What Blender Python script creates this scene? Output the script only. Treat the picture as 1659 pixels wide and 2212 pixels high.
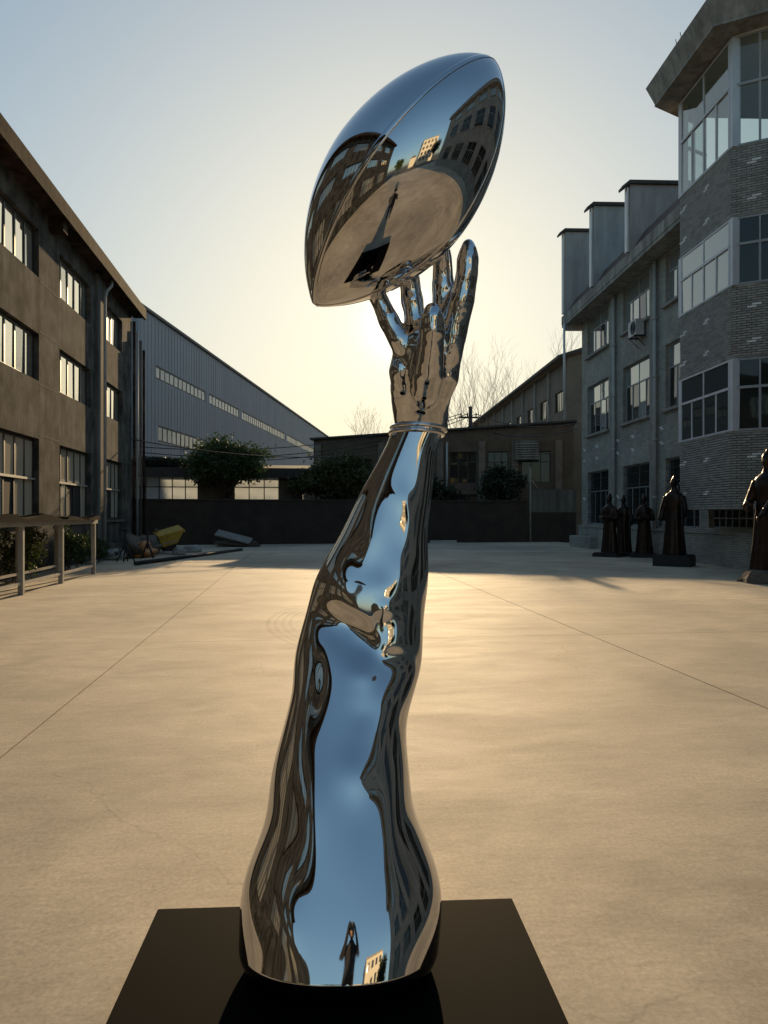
import bpy, bmesh, math, random
import numpy as np
from mathutils import Vector, Matrix

random.seed(7); RNG = np.random.default_rng(7)
for o in list(bpy.data.objects): bpy.data.objects.remove(o)
SC = bpy.context.scene; COL = SC.collection; R = math.radians

# ------------------------------------------------------------------ camera, sky, sun, exposure
YAW = R(6.36)
cam = bpy.data.cameras.new('camera'); CAM = bpy.data.objects.new('camera', cam); COL.objects.link(CAM)
cam.sensor_fit = 'VERTICAL'; cam.sensor_height = 36; cam.lens = 36*1660/2212
cam.shift_y = 6/2212; cam.clip_start = .05; cam.clip_end = 3000
CAM.location = (0, 0, 1.6); CAM.rotation_euler = (R(90), 0, -YAW); SC.camera = CAM
SUN_EL, SUN_AZ = R(14.0), R(7.7)                     # azimuth measured from +Y towards +X
w = bpy.data.worlds.new('World'); SC.world = w; w.use_nodes = True
nt = w.node_tree; nt.nodes.clear()
sky = nt.nodes.new('ShaderNodeTexSky'); sky.sky_type = 'NISHITA'; sky.sun_disc = False
sky.sun_elevation = SUN_EL; sky.sun_rotation = SUN_AZ
sky.air_density = 1.0; sky.dust_density = 1.6; sky.ozone_density = 3.4; sky.altitude = 20
SKY_KNEE = 4.0                                     # soft shoulder: the bright side of the sky is compressed as on the photo's film
sc1 = nt.nodes.new('ShaderNodeVectorMath'); sc1.operation = 'SCALE'; sc1.inputs['Scale'].default_value = 1/SKY_KNEE
lum = nt.nodes.new('ShaderNodeVectorMath'); lum.operation = 'DOT_PRODUCT'; lum.inputs[1].default_value = (.3, .5, .2)
ad1 = nt.nodes.new('ShaderNodeMath'); ad1.operation = 'MULTIPLY_ADD'; ad1.inputs[1].default_value = .5; ad1.inputs[2].default_value = 1
hf = nt.nodes.new('ShaderNodeVectorMath'); hf.operation = 'SCALE'; hf.inputs['Scale'].default_value = .5
sm_ = nt.nodes.new('ShaderNodeVectorMath'); sm_.operation = 'ADD'
dv2 = nt.nodes.new('ShaderNodeVectorMath'); dv2.operation = 'DIVIDE'
bg = nt.nodes.new('ShaderNodeBackground'); bg.inputs['Strength'].default_value = .13
wo = nt.nodes.new('ShaderNodeOutputWorld')
nt.links.new(sky.outputs[0], sc1.inputs[0]); nt.links.new(sc1.outputs[0], lum.inputs[0]); nt.links.new(lum.outputs['Value'], ad1.inputs[0])
nt.links.new(sc1.outputs[0], hf.inputs[0]); nt.links.new(hf.outputs[0], sm_.inputs[0]); nt.links.new(ad1.outputs[0], sm_.inputs[1])
nt.links.new(sky.outputs[0], dv2.inputs[0]); nt.links.new(sm_.outputs[0], dv2.inputs[1])
wb = nt.nodes.new('ShaderNodeVectorMath'); wb.operation = 'MULTIPLY'; wb.inputs[1].default_value = (.965, .965, .855)   # warm white balance
nt.links.new(dv2.outputs[0], wb.inputs[0]); # solar aureole: the bright haze right round the sun
tcw = nt.nodes.new('ShaderNodeTexCoord'); dt = nt.nodes.new('ShaderNodeVectorMath'); dt.operation = 'DOT_PRODUCT'
dt.inputs[1].default_value = (math.sin(SUN_AZ)*math.cos(SUN_EL), math.cos(SUN_AZ)*math.cos(SUN_EL), math.sin(SUN_EL)); nt.links.new(tcw.outputs['Generated'], dt.inputs[0])
ac_ = nt.nodes.new('ShaderNodeMath'); ac_.operation = 'ARCCOSINE'; ac_.use_clamp = False; nt.links.new(dt.outputs['Value'], ac_.inputs[0]); glow = wb.outputs[0]
for amp, wid, tint in ((9.0, 1.1, (1, .93, .78)), (1.0, 6.5, (1, .74, .36))):
    q1 = nt.nodes.new('ShaderNodeMath'); q1.operation = 'MULTIPLY'; q1.inputs[1].default_value = -1/R(wid); nt.links.new(ac_.outputs[0], q1.inputs[0])
    q2 = nt.nodes.new('ShaderNodeMath'); q2.operation = 'EXPONENT'; nt.links.new(q1.outputs[0], q2.inputs[0])
    q3 = nt.nodes.new('ShaderNodeVectorMath'); q3.operation = 'SCALE'; q3.inputs[0].default_value = tuple(amp*q for q in tint); nt.links.new(q2.outputs[0], q3.inputs['Scale'])
    q4 = nt.nodes.new('ShaderNodeVectorMath'); q4.operation = 'ADD'; nt.links.new(glow, q4.inputs[0]); nt.links.new(q3.outputs[0], q4.inputs[1]); glow = q4.outputs[0]
nt.links.new(glow, bg.inputs['Color']); nt.links.new(bg.outputs[0], wo.inputs['Surface'])
sl = bpy.data.lights.new('sun', 'SUN'); sl.energy = 2.7; sl.angle = R(.55); sl.color = (1, .72, .40)
SUN = bpy.data.objects.new('sun', sl); COL.objects.link(SUN)
sv = Vector((math.sin(SUN_AZ)*math.cos(SUN_EL), math.cos(SUN_AZ)*math.cos(SUN_EL), math.sin(SUN_EL)))
SUN.rotation_euler = sv.to_track_quat('Z', 'Y').to_euler(); SUN.location = (0, 0, 60)
SC.view_settings.view_transform = 'Standard'; SC.view_settings.look = 'None'
SC.view_settings.exposure = 1.08; SC.view_settings.gamma = 1; SC.view_settings.use_curve_mapping = False
SC.cycles.max_bounces = 8; SC.cycles.glossy_bounces = 6; SC.cycles.use_denoising = True
SC.cycles.sample_clamp_indirect = 6

# ------------------------------------------------------------------ materials
def mat(name, col, rough=.7, metal=0., var=.25, scale=2., bump=0., bscale=30., spec=.5, stretch=(1, 1, 1), ior=1.5, world=False, objvar=0., ramp=(.3, .7), streak=0.):
    m = bpy.data.materials.new(name); m.use_nodes = True; t = m.node_tree; N = t.nodes; L = t.links
    b = N['Principled BSDF']; b.inputs['Roughness'].default_value = rough; b.inputs['Metallic'].default_value = metal
    b.inputs['Specular IOR Level'].default_value = spec; b.inputs['IOR'].default_value = ior
    if world: src = N.new('ShaderNodeNewGeometry').outputs['Position']
    else: src = N.new('ShaderNodeTexCoord').outputs['Object']
    mp = N.new('ShaderNodeMapping'); mp.inputs['Scale'].default_value = stretch; L.new(src, mp.inputs['Vector'])
    n = N.new('ShaderNodeTexNoise'); n.inputs['Scale'].default_value = scale; n.inputs['Detail'].default_value = 7; n.inputs['Roughness'].default_value = .62
    L.new(mp.outputs[0], n.inputs['Vector'])
    cr = N.new('ShaderNodeValToRGB'); cr.color_ramp.elements[0].position = ramp[0]; cr.color_ramp.elements[1].position = ramp[1]
    cr.color_ramp.elements[0].color = [c*(1-var) for c in col]+[1]; cr.color_ramp.elements[1].color = [min(1, c*(1+var)) for c in col]+[1]
    L.new(n.outputs['Fac'], cr.inputs['Fac']); out = cr.outputs['Color']
    if streak:                                                   # rain streaks and patches of dirt
        mp2 = N.new('ShaderNodeMapping'); mp2.inputs['Scale'].default_value = (1, 1, .13); L.new(src, mp2.inputs['Vector'])
        n3 = N.new('ShaderNodeTexNoise'); n3.inputs['Scale'].default_value = 3.2; n3.inputs['Detail'].default_value = 8; n3.inputs['Roughness'].default_value = .7; L.new(mp2.outputs[0], n3.inputs['Vector'])
        m3 = N.new('ShaderNodeMapRange'); m3.inputs['From Min'].default_value = .36; m3.inputs['From Max'].default_value = .62; m3.inputs['To Min'].default_value = 1-streak; m3.inputs['To Max'].default_value = 1+streak*.5; L.new(n3.outputs['Fac'], m3.inputs['Value'])
        v3 = N.new('ShaderNodeVectorMath'); v3.operation = 'SCALE'; L.new(out, v3.inputs[0]); L.new(m3.outputs[0], v3.inputs['Scale']); out = v3.outputs[0]
    if objvar:
        oi = N.new('ShaderNodeObjectInfo'); mr = N.new('ShaderNodeMapRange'); mr.inputs['To Min'].default_value = 1-objvar; mr.inputs['To Max'].default_value = 1+objvar
        L.new(oi.outputs['Random'], mr.inputs['Value'])
        vm = N.new('ShaderNodeVectorMath'); vm.operation = 'SCALE'; L.new(out, vm.inputs[0]); L.new(mr.outputs[0], vm.inputs['Scale']); out = vm.outputs[0]
    L.new(out, b.inputs['Base Color'])
    if bump:
        n2 = N.new('ShaderNodeTexNoise'); n2.inputs['Scale'].default_value = bscale; n2.inputs['Detail'].default_value = 6
        L.new(mp.outputs[0], n2.inputs['Vector'])
        bp = N.new('ShaderNodeBump'); bp.inputs['Strength'].default_value = bump; bp.inputs['Distance'].default_value = .02
        L.new(n2.outputs['Fac'], bp.inputs['Height']); L.new(bp.outputs[0], b.inputs['Normal'])
    return m

def smudge(m):
    t = m.node_tree; N = t.nodes; L = t.links; n = N.new('ShaderNodeTexNoise'); n.inputs['Scale'].default_value = 6; n.inputs['Detail'].default_value = 8; n.inputs['Roughness'].default_value = .7
    L.new(N.new('ShaderNodeTexCoord').outputs['Object'], n.inputs['Vector']); r = N.new('ShaderNodeMapRange'); r.inputs['From Min'].default_value = .5; r.inputs['From Max'].default_value = .75
    r.inputs['To Min'].default_value = .012; r.inputs['To Max'].default_value = .10; L.new(n.outputs['Fac'], r.inputs['Value']); L.new(r.outputs[0], N['Principled BSDF'].inputs['Roughness']); return m
def concrete_mat():
    m = mat('yard_concrete', (.57, .475, .345), rough=.62, var=.13, scale=.33, world=True, spec=.5)
    t = m.node_tree; N = t.nodes; L = t.links; b = N['Principled BSDF']
    base = b.inputs['Base Color'].links[0].from_socket
    pos = N.new('ShaderNodeNewGeometry').outputs['Position']
    def noise(scale, stretch, detail=6):
        mp = N.new('ShaderNodeMapping'); mp.inputs['Scale'].default_value = stretch; L.new(pos, mp.inputs['Vector'])
        n = N.new('ShaderNodeTexNoise'); n.inputs['Scale'].default_value = scale; n.inputs['Detail'].default_value = detail; n.inputs['Roughness'].default_value = .65
        n.inputs['Distortion'].default_value = .6
        L.new(mp.outputs[0], n.inputs['Vector']); return n.outputs['Fac']
    def mulramp(fac, lo, hi, p0, p1, colsock):
        mr = N.new('ShaderNodeMapRange'); mr.inputs['From Min'].default_value = p0; mr.inputs['From Max'].default_value = p1
        mr.inputs['To Min'].default_value = lo; mr.inputs['To Max'].default_value = hi; L.new(fac, mr.inputs['Value'])
        v = N.new('ShaderNodeVectorMath'); v.operation = 'SCALE'; L.new(colsock, v.inputs[0]); L.new(mr.outputs[0], v.inputs['Scale'])
        return v.outputs[0]
    c = mulramp(noise(2.2, (.75, 1.5, 1), 9), .87, 1.10, .32, .68, base)       # trowel streaks running across the yard
    c = mulramp(noise(11, (.5, 2.0, 1)), .90, 1.08, .3, .7, c)
    c = mulramp(noise(48, (1, 1, 1), 5), .76, 1.16, .3, .7, c)             # sand grain
    c = mulramp(noise(.55, (1, 1, 1), 9), .70, 1.0, .30, .50, c); c = mulramp(noise(.16, (1, 1.3, 1), 4), .72, 1.08, .36, .60, c)            # dirt stains
    vo = N.new('ShaderNodeTexVoronoi'); vo.feature = 'DISTANCE_TO_EDGE'; vo.inputs['Scale'].default_value = .22                   # hairline cracks
    dn = N.new('ShaderNodeTexNoise'); dn.inputs['Scale'].default_value = 1.3; dn.inputs['Detail'].default_value = 6; L.new(pos, dn.inputs['Vector'])
    dm = N.new('ShaderNodeMixRGB'); dm.blend_type = 'ADD'; dm.inputs[0].default_value = .9; L.new(pos, dm.inputs[1]); L.new(dn.outputs['Color'], dm.inputs[2]); L.new(dm.outputs[0], vo.inputs['Vector'])
    ck = N.new('ShaderNodeMapRange'); ck.inputs['From Min'].default_value = .0006; ck.inputs['From Max'].default_value = .0022; ck.inputs['To Min'].default_value = 1; ck.inputs['To Max'].default_value = 0; L.new(vo.outputs['Distance'], ck.inputs['Value'])
    cm = N.new('ShaderNodeMath'); cm.operation = 'MULTIPLY'; L.new(ck.outputs[0], cm.inputs[0])
    mk = N.new('ShaderNodeMapRange'); mk.inputs['From Min'].default_value = .47; mk.inputs['From Max'].default_value = .58; L.new(noise(.4, (1, 1, 1), 3), mk.inputs['Value']); L.new(mk.outputs[0], cm.inputs[1])
    c = mulramp(cm.outputs[0], 1, .78, 0, 1, c)
    # curved tyre marks left on the slab
    sx = N.new('ShaderNodeSeparateXYZ'); L.new(pos, sx.inputs[0])
    ctr = N.new('ShaderNodeVectorMath'); ctr.operation = 'DISTANCE'; L.new(pos, ctr.inputs[0]); ctr.inputs[1].default_value = (4.6, 11.5, 0)
    band = None
    for rad in (4.72, 4.83, 4.94, 5.05):
        s = N.new('ShaderNodeMath'); s.operation = 'SUBTRACT'; L.new(ctr.outputs['Value'], s.inputs[0]); s.inputs[1].default_value = rad
        a = N.new('ShaderNodeMath'); a.operation = 'ABSOLUTE'; L.new(s.outputs[0], a.inputs[0])
        q = N.new('ShaderNodeMapRange'); q.inputs['From Min'].default_value = .012; q.inputs['From Max'].default_value = .04; q.inputs['To Min'].default_value = 1; q.inputs['To Max'].default_value = 0
        L.new(a.outputs[0], q.inputs['Value'])
        if band is None: band = q.outputs[0]
        else:
            mx = N.new('ShaderNodeMath'); mx.operation = 'MAXIMUM'; L.new(band, mx.inputs[0]); L.new(q.outputs[0], mx.inputs[1]); band = mx.outputs[0]
    brk = N.new('ShaderNodeMath'); brk.operation = 'MULTIPLY'; L.new(band, brk.inputs[0]); L.new(noise(2.3, (1, 1, 1), 4), brk.inputs[1])
    lim = N.new('ShaderNodeMapRange'); lim.inputs['From Min'].default_value = 1.6; lim.inputs['From Max'].default_value = .4; L.new(sx.outputs['X'], lim.inputs['Value'])
    brk2 = N.new('ShaderNodeMath'); brk2.operation = 'MULTIPLY'; L.new(brk.outputs[0], brk2.inputs[0]); L.new(lim.outputs[0], brk2.inputs[1])
    c = mulramp(brk2.outputs[0], 1., .66, 0, .6, c)
    L.new(c, b.inputs['Base Color'])
    rr = N.new('ShaderNodeMapRange'); rr.inputs['To Min'].default_value = .68; rr.inputs['To Max'].default_value = .9; L.new(noise(1.1, (.6, 1.8, 1)), rr.inputs['Value'])
    L.new(rr.outputs[0], b.inputs['Roughness'])
    bp = N.new('ShaderNodeBump'); bp.inputs['Strength'].default_value = .06; bp.inputs['Distance'].default_value = .01
    mixh = N.new('ShaderNodeMath'); mixh.operation = 'ADD'; L.new(noise(30, (.5, 1.7, 1), 6), mixh.inputs[0]); L.new(noise(3, (.5, 2, 1), 4), mixh.inputs[1])
    L.new(mixh.outputs[0], bp.inputs['Height']); L.new(bp.outputs[0], b.inputs['Normal'])
    return m

def brick_mat(name, c1, c2, mortar, sx=.25, sz=.07):
    m = bpy.data.materials.new(name); m.use_nodes = True; t = m.node_tree; N = t.nodes; L = t.links; b = N['Principled BSDF']
    b.inputs['Roughness'].default_value = .8
    tc = N.new('ShaderNodeTexCoord'); sp = N.new('ShaderNodeSeparateXYZ'); L.new(tc.outputs['Object'], sp.inputs[0])
    ad = N.new('ShaderNodeMath'); ad.operation = 'ADD'; L.new(sp.outputs['X'], ad.inputs[0]); L.new(sp.outputs['Y'], ad.inputs[1])
    cb = N.new('ShaderNodeCombineXYZ'); L.new(ad.outputs[0], cb.inputs['X']); L.new(sp.outputs['Z'], cb.inputs['Y'])
    br = N.new('ShaderNodeTexBrick'); br.inputs['Scale'].default_value = 1; br.inputs['Brick Width'].default_value = sx; br.inputs['Row Height'].default_value = sz
    br.inputs['Mortar Size'].default_value = .008; br.inputs['Mortar Smooth'].default_value = .2
    br.inputs['Color1'].default_value = (*c1, 1); br.inputs['Color2'].default_value = (*c2, 1); br.inputs['Mortar'].default_value = (*mortar, 1)
    L.new(cb.outputs[0], br.inputs['Vector'])
    n = N.new('ShaderNodeTexNoise'); n.inputs['Scale'].default_value = .9; n.inputs['Detail'].default_value = 8; L.new(tc.outputs['Object'], n.inputs['Vector'])
    mr = N.new('ShaderNodeMapRange'); mr.inputs['From Min'].default_value = .3; mr.inputs['From Max'].default_value = .7; mr.inputs['To Min'].default_value = .72; mr.inputs['To Max'].default_value = 1.2; L.new(n.outputs['Fac'], mr.inputs['Value'])
    v = N.new('ShaderNodeVectorMath'); v.operation = 'SCALE'; L.new(br.outputs['Color'], v.inputs[0]); L.new(mr.outputs[0], v.inputs['Scale']); L.new(v.outputs[0], b.inputs['Base Color'])
    bp = N.new('ShaderNodeBump'); bp.inputs['Strength'].default_value = .5; bp.inputs['Distance'].default_value = .01; bp.invert = True
    L.new(br.outputs['Fac'], bp.inputs['Height']); L.new(bp.outputs[0], b.inputs['Normal'])
    return m

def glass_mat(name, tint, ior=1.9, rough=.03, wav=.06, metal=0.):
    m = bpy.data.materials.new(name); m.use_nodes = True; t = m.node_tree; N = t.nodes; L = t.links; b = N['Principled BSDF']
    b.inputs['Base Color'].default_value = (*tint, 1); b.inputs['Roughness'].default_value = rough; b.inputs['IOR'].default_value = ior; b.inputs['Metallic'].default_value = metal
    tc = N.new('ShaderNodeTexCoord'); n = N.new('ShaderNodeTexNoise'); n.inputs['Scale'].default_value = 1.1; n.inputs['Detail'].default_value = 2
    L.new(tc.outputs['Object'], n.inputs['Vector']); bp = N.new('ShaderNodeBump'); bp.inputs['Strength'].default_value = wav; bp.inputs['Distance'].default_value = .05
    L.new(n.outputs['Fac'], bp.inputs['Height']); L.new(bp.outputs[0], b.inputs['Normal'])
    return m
def clear_glass(name):
    m = bpy.data.materials.new(name); m.use_nodes = True; t = m.node_tree; N = t.nodes; L = t.links; N.remove(N['Principled BSDF'])
    tr = N.new('ShaderNodeBsdfTransparent'); tr.inputs[0].default_value = (.80, .86, .84, 1); gl = N.new('ShaderNodeBsdfGlossy'); gl.inputs['Roughness'].default_value = .02
    lw = N.new('ShaderNodeLayerWeight'); pw = N.new('ShaderNodeMath'); pw.operation = 'POWER'; pw.inputs[1].default_value = 3; L.new(lw.outputs['Facing'], pw.inputs[0])
    fr = N.new('ShaderNodeMapRange'); fr.inputs['To Min'].default_value = .05; fr.inputs['To Max'].default_value = .75; L.new(pw.outputs[0], fr.inputs['Value']); mx = N.new('ShaderNodeMixShader')
    L.new(fr.outputs[0], mx.inputs[0]); L.new(tr.outputs[0], mx.inputs[1]); L.new(gl.outputs[0], mx.inputs[2]); L.new(mx.outputs[0], N['Material Output'].inputs[0])
    return m
def translucent(name, col):
    m = bpy.data.materials.new(name); m.use_nodes = True; t = m.node_tree; N = t.nodes; L = t.links; N.remove(N['Principled BSDF'])
    a = N.new('ShaderNodeBsdfTranslucent'); a.inputs[0].default_value = (*col, 1); d = N.new('ShaderNodeBsdfDiffuse'); d.inputs[0].default_value = (*col, 1)
    n = N.new('ShaderNodeTexNoise'); n.inputs['Scale'].default_value = 1.5; mr = N.new('ShaderNodeMapRange'); mr.inputs['To Min'].default_value = .15; mr.inputs['To Max'].default_value = .6
    tc = N.new('ShaderNodeTexCoord'); L.new(tc.outputs['Object'], n.inputs['Vector']); L.new(n.outputs['Fac'], mr.inputs['Value'])
    mx = N.new('ShaderNodeMixShader'); L.new(mr.outputs[0], mx.inputs[0]); L.new(a.outputs[0], mx.inputs[1]); L.new(d.outputs[0], mx.inputs[2]); L.new(mx.outputs[0], N['Material Output'].inputs[0])
    return m
def leaf_mat(name, col):
    m = mat(name, col, rough=.6, var=.45, scale=3.5); t = m.node_tree; N = t.nodes; L = t.links; b = N['Principled BSDF']
    tl = N.new('ShaderNodeBsdfTranslucent'); L.new(b.inputs['Base Color'].links[0].from_socket, tl.inputs[0])
    mx = N.new('ShaderNodeMixShader'); mx.inputs[0].default_value = .3; L.new(b.outputs[0], mx.inputs[1]); L.new(tl.outputs[0], mx.inputs[2]); L.new(mx.outputs[0], N['Material Output'].inputs[0])
    return m

MT = dict(
    chrome=smudge(mat('mirror_steel', (.66, .66, .665), rough=.02, metal=1, var=.015, scale=2)),
    yard=concrete_mat(), dirt=mat('dirt', (.10, .085, .065), rough=.95, var=.4, scale=3, bump=.3),
    black=mat('black_plinth_paint', (.0028, .0027, .0027), rough=.8, var=.3, scale=2.5, spec=.03),
    plaster=mat('brown_render', (.105, .097, .082), rough=.97, var=.5, scale=1.3, bump=.3, bscale=16, spec=.08, ramp=(.38, .62), streak=.35),
    plaster2=mat('grey_concrete_strip', (.15, .145, .13), spec=.08, streak=.3, rough=.9, var=.25, scale=1.4, bump=.2, stretch=(1, 1, .3)),
    cornice=mat('rusty_cornice', (.06, .042, .03), spec=.04, streak=.4, rough=.9, var=.6, scale=1.8, ramp=(.38, .62), bump=.25, bscale=20),
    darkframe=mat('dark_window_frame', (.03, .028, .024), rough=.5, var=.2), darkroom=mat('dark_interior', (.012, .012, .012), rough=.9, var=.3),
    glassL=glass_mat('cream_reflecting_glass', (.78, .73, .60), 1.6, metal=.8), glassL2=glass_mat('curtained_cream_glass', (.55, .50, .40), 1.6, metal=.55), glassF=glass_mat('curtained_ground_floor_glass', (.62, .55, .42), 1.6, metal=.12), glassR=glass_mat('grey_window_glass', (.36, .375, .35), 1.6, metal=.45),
    glassD=glass_mat('dark_window_glass', (.02, .025, .022), 1.5), clear=clear_glass('clear_glass'),
    whiteframe=mat('white_window_frame', (.55, .56, .58), rough=.45, var=.1), paleframe=mat('grey_window_frame', (.33, .34, .34), rough=.5, var=.15),
    brick=brick_mat('grey_facing_brick', (.31, .295, .25), (.42, .395, .335), (.16, .15, .13)),
    brickpiece=mat('grey_brick', (.315, .303, .268), rough=.85, var=.2, scale=4, objvar=.18), palebrick=mat('pale_brick', (.8, .79, .75), rough=.8, var=.15, scale=6, objvar=.08),
    mortar=mat('dark_mortar', (.02, .019, .018), rough=.95, var=.2),
    eaves=mat('eaves_concrete', (.31, .29, .25), streak=.35, rough=.9, var=.3, scale=1.5, bump=.2), tile=mat('roof_tile', (.13, .09, .075), rough=.8, var=.3, scale=3, objvar=.1),
    fin=mat('grey_fin_render', (.37, .365, .355), streak=.2, rough=.9, var=.12, scale=.8), capdark=mat('dark_cap', (.06, .055, .05), rough=.8),
    pipe=mat('grey_plastic_pipe', (.42, .42, .40), rough=.5, var=.12), pipew=mat('white_plastic_pipe', (.7, .7, .68), rough=.45, var=.08),
    ac=mat('ac_casing', (.45, .45, .43), rough=.5, var=.12), acdark=mat('ac_grille', (.06, .06, .06), rough=.6),
    bwall=mat('dark_boundary_brick', (.042, .029, .022), rough=.9, var=.35, scale=1.2, bump=.3),
    shed=mat('dark_shed_roof', (.05, .04, .032), rough=.85, var=.3), shedwall=mat('brown_shed_wall', (.12, .09, .065), rough=.9, var=.3),
    rear=mat('brown_brick_rear', (.12, .088, .06), rough=.9, var=.25, scale=1.2, bump=.2), rear2=mat('rear_pier', (.19, .15, .115), rough=.9, var=.25),
    steel=mat('blue_grey_sheet', (.30, .312, .335), rough=.6, var=.10, scale=.5, stretch=(1, 1, .2)), steeltrim=mat('dark_sheet_trim', (.05, .055, .06), rough=.6),
    opening_glow=translucent('opening_glow_sheet', (.68, .72, .76)), sheetglass=mat('pale_sheet_window', (.30, .30, .29), rough=.25, var=.2, scale=1.2, spec=.8),
    gable=mat('tan_gable_render', (.21, .17, .125), rough=.9, var=.22, scale=.8, bump=.2),
    bark=mat('bark', (.075, .055, .04), rough=.9, var=.3), barehazed=mat('hazed_branch_bark', (.34, .27, .20), rough=.9, var=.2),  # branch bark lightened: haze over the far trees put into its colour
    leaf=leaf_mat('dark_green_leaf', (.05, .075, .022)), leaf2=leaf_mat('olive_leaf', (.075, .08, .025)), leaf3=leaf_mat('hedge_leaf', (.03, .045, .02)),
    bronze=mat('dark_bronze', (.036, .023, .017), rough=.38, metal=.75, var=.4, scale=4, bump=.15, bscale=25), rock=mat('brown_rock_base', (.12, .095, .07), rough=.9, var=.4, scale=5, bump=.6, bscale=10),
    rail=mat('galvanised_steel', (.38, .37, .34), rough=.45, metal=.35, var=.2, scale=5), tablecover=mat('dark_sheeting', (.009, .007, .006), rough=.95, var=.4, scale=4, spec=.03),
    yellow=mat('yellow_paint', (.55, .34, .04), rough=.6, var=.3, scale=4), orange=mat('orange_paint', (.42, .16, .035), rough=.65, var=.35, scale=4),
    sack=mat('pale_sack', (.36, .35, .32), rough=.9, var=.25, scale=6), ironblack=mat('black_iron', (.02, .018, .016), rough=.6), board=mat('grey_board', (.25, .23, .20), rough=.85, var=.3, scale=5),
    cream=mat('cream_render', (.62, .55, .42), rough=.85, var=.08), window2=glass_mat('far_window_glass', (.04, .045, .05), 1.6),
    cloth=mat('dark_coat', (.018, .018, .022), rough=.85, var=.3), skin=mat('skin', (.42, .26, .19), rough=.55, var=.06), hair=mat('hair', (.012, .01, .009), rough=.5), phone=mat('phone_case', (.02, .02, .022), rough=.3),
    wire=mat('wire_sheath', (.02, .02, .02), rough=.6), timber=mat('weathered_timber', (.22, .19, .15), rough=.9, var=.3))

# ------------------------------------------------------------------ helpers
class MB:
    def __init__(s): s.v = []; s.f = []
    def add(s, vs, fs):
        k = len(s.v); s.v += [tuple(v) for v in vs]; s.f += [tuple(i+k for i in f) for f in fs]; return s
    def box(s, x0, x1, y0, y1, z0, z1):
        return s.add([(x0, y0, z0), (x1, y0, z0), (x1, y1, z0), (x0, y1, z0), (x0, y0, z1), (x1, y0, z1), (x1, y1, z1), (x0, y1, z1)],
                     [(0, 3, 2, 1), (4, 5, 6, 7), (0, 1, 5, 4), (1, 2, 6, 5), (2, 3, 7, 6), (3, 0, 4, 7)])
    def prism(s, poly, z0, z1, poly2=None):
        n = len(poly); q = poly2 or poly
        return s.add([(x, y, z0) for x, y in poly]+[(x, y, z1) for x, y in q],
                     [tuple(range(n-1, -1, -1)), tuple(range(n, 2*n))]+[(i, (i+1) % n, n+(i+1) % n, n+i) for i in range(n)])
    def loft(s, rings, cap=True):
        n = len(rings[0]); k = len(rings); vs = [p for r_ in rings for p in r_]; fs = []
        for j in range(k-1):
            for i in range(n): fs.append((j*n+i, j*n+(i+1) % n, (j+1)*n+(i+1) % n, (j+1)*n+i))
        if cap: fs.append(tuple(range(n-1, -1, -1))); fs.append(tuple(range((k-1)*n, k*n)))
        return s.add(vs, fs)
    def tube(s, pts, rad, n=8, cap=True):
        pts = [Vector(p) for p in pts]; rad = rad if hasattr(rad, '__len__') else [rad]*len(pts); rings = []; ref = None
        for i, p in enumerate(pts):
            d = (pts[min(i+1, len(pts)-1)]-pts[max(i-1, 0)]).normalized()
            if ref is None: ref = Vector((0, 0, 1)) if abs(d.z) < .9 else Vector((1, 0, 0))
            a = d.cross(ref).normalized(); b = d.cross(a).normalized(); ref = -b if False else ref
            rings.append([tuple(p+rad[i]*(math.cos(t)*a+math.sin(t)*b)) for t in [2*math.pi*k/n for k in range(n)]])
        return s.loft(rings, cap)
    def ball(s, c, r, nu=12, nv=8):
        r = r if hasattr(r, '__len__') else (r, r, r); rings = []
        for j in range(nv+1):
            ph = -math.pi/2+math.pi*max(.03, min(.97, j/nv)); rings.append([(c[0]+r[0]*math.cos(ph)*math.cos(t), c[1]+r[1]*math.cos(ph)*math.sin(t), c[2]+r[2]*math.sin(ph)) for t in [2*math.pi*k/nu for k in range(nu)]])
        return s.loft(rings)
    def mesh(s, name, m, smooth=False):
        me = bpy.data.meshes.new(name); me.from_pydata(s.v, [], s.f); me.materials.append(m)
        if smooth: me.polygons.foreach_set('use_smooth', [True]*len(me.polygons))
        me.update(); return me
    def build(s, name, m, parent=None, smooth=False, loc=(0, 0, 0)):
        return link(name, s.mesh(name, m, smooth), parent, loc)

def link(name, me, parent=None, loc=(0, 0, 0), rot=(0, 0, 0)):
    o = bpy.data.objects.new(name, me); COL.objects.link(o); o.parent = parent; o.location = loc; o.rotation_euler = rot; return o
def tag(o, label, cat, group=None):
    o['label'] = label; o['category'] = cat
    if group: o['group'] = group
    return o
def thing(name, label, cat, loc=(0, 0, 0), rz=0., group=None):
    return tag(link(name, None, None, loc, (0, 0, rz)), label, cat, group)
def kind(o, k): o['kind'] = k; return o

def fused(mb, voxel, smooth, m, name, sub=False):
    """one continuous skin from overlapping shapes"""
    me = mb.mesh(name+'_raw', m); o = bpy.data.objects.new(name+'_raw', me); COL.objects.link(o)
    r_ = o.modifiers.new('r', 'REMESH'); r_.mode = 'VOXEL'; r_.voxel_size = voxel; r_.use_smooth_shade = True
    if smooth:
        s_ = o.modifiers.new('s', 'SMOOTH'); s_.iterations = smooth; s_.factor = .5
    if sub: q = o.modifiers.new('q', 'SUBSURF'); q.levels = 1; q.render_levels = 1
    dg = bpy.context.evaluated_depsgraph_get(); ev = o.evaluated_get(dg); out = bpy.data.meshes.new_from_object(ev); out.name = name
    bpy.data.objects.remove(o); bpy.data.meshes.remove(me)
    out.materials.clear(); out.materials.append(m); out.polygons.foreach_set('use_smooth', [True]*len(out.polygons)); return out

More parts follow.
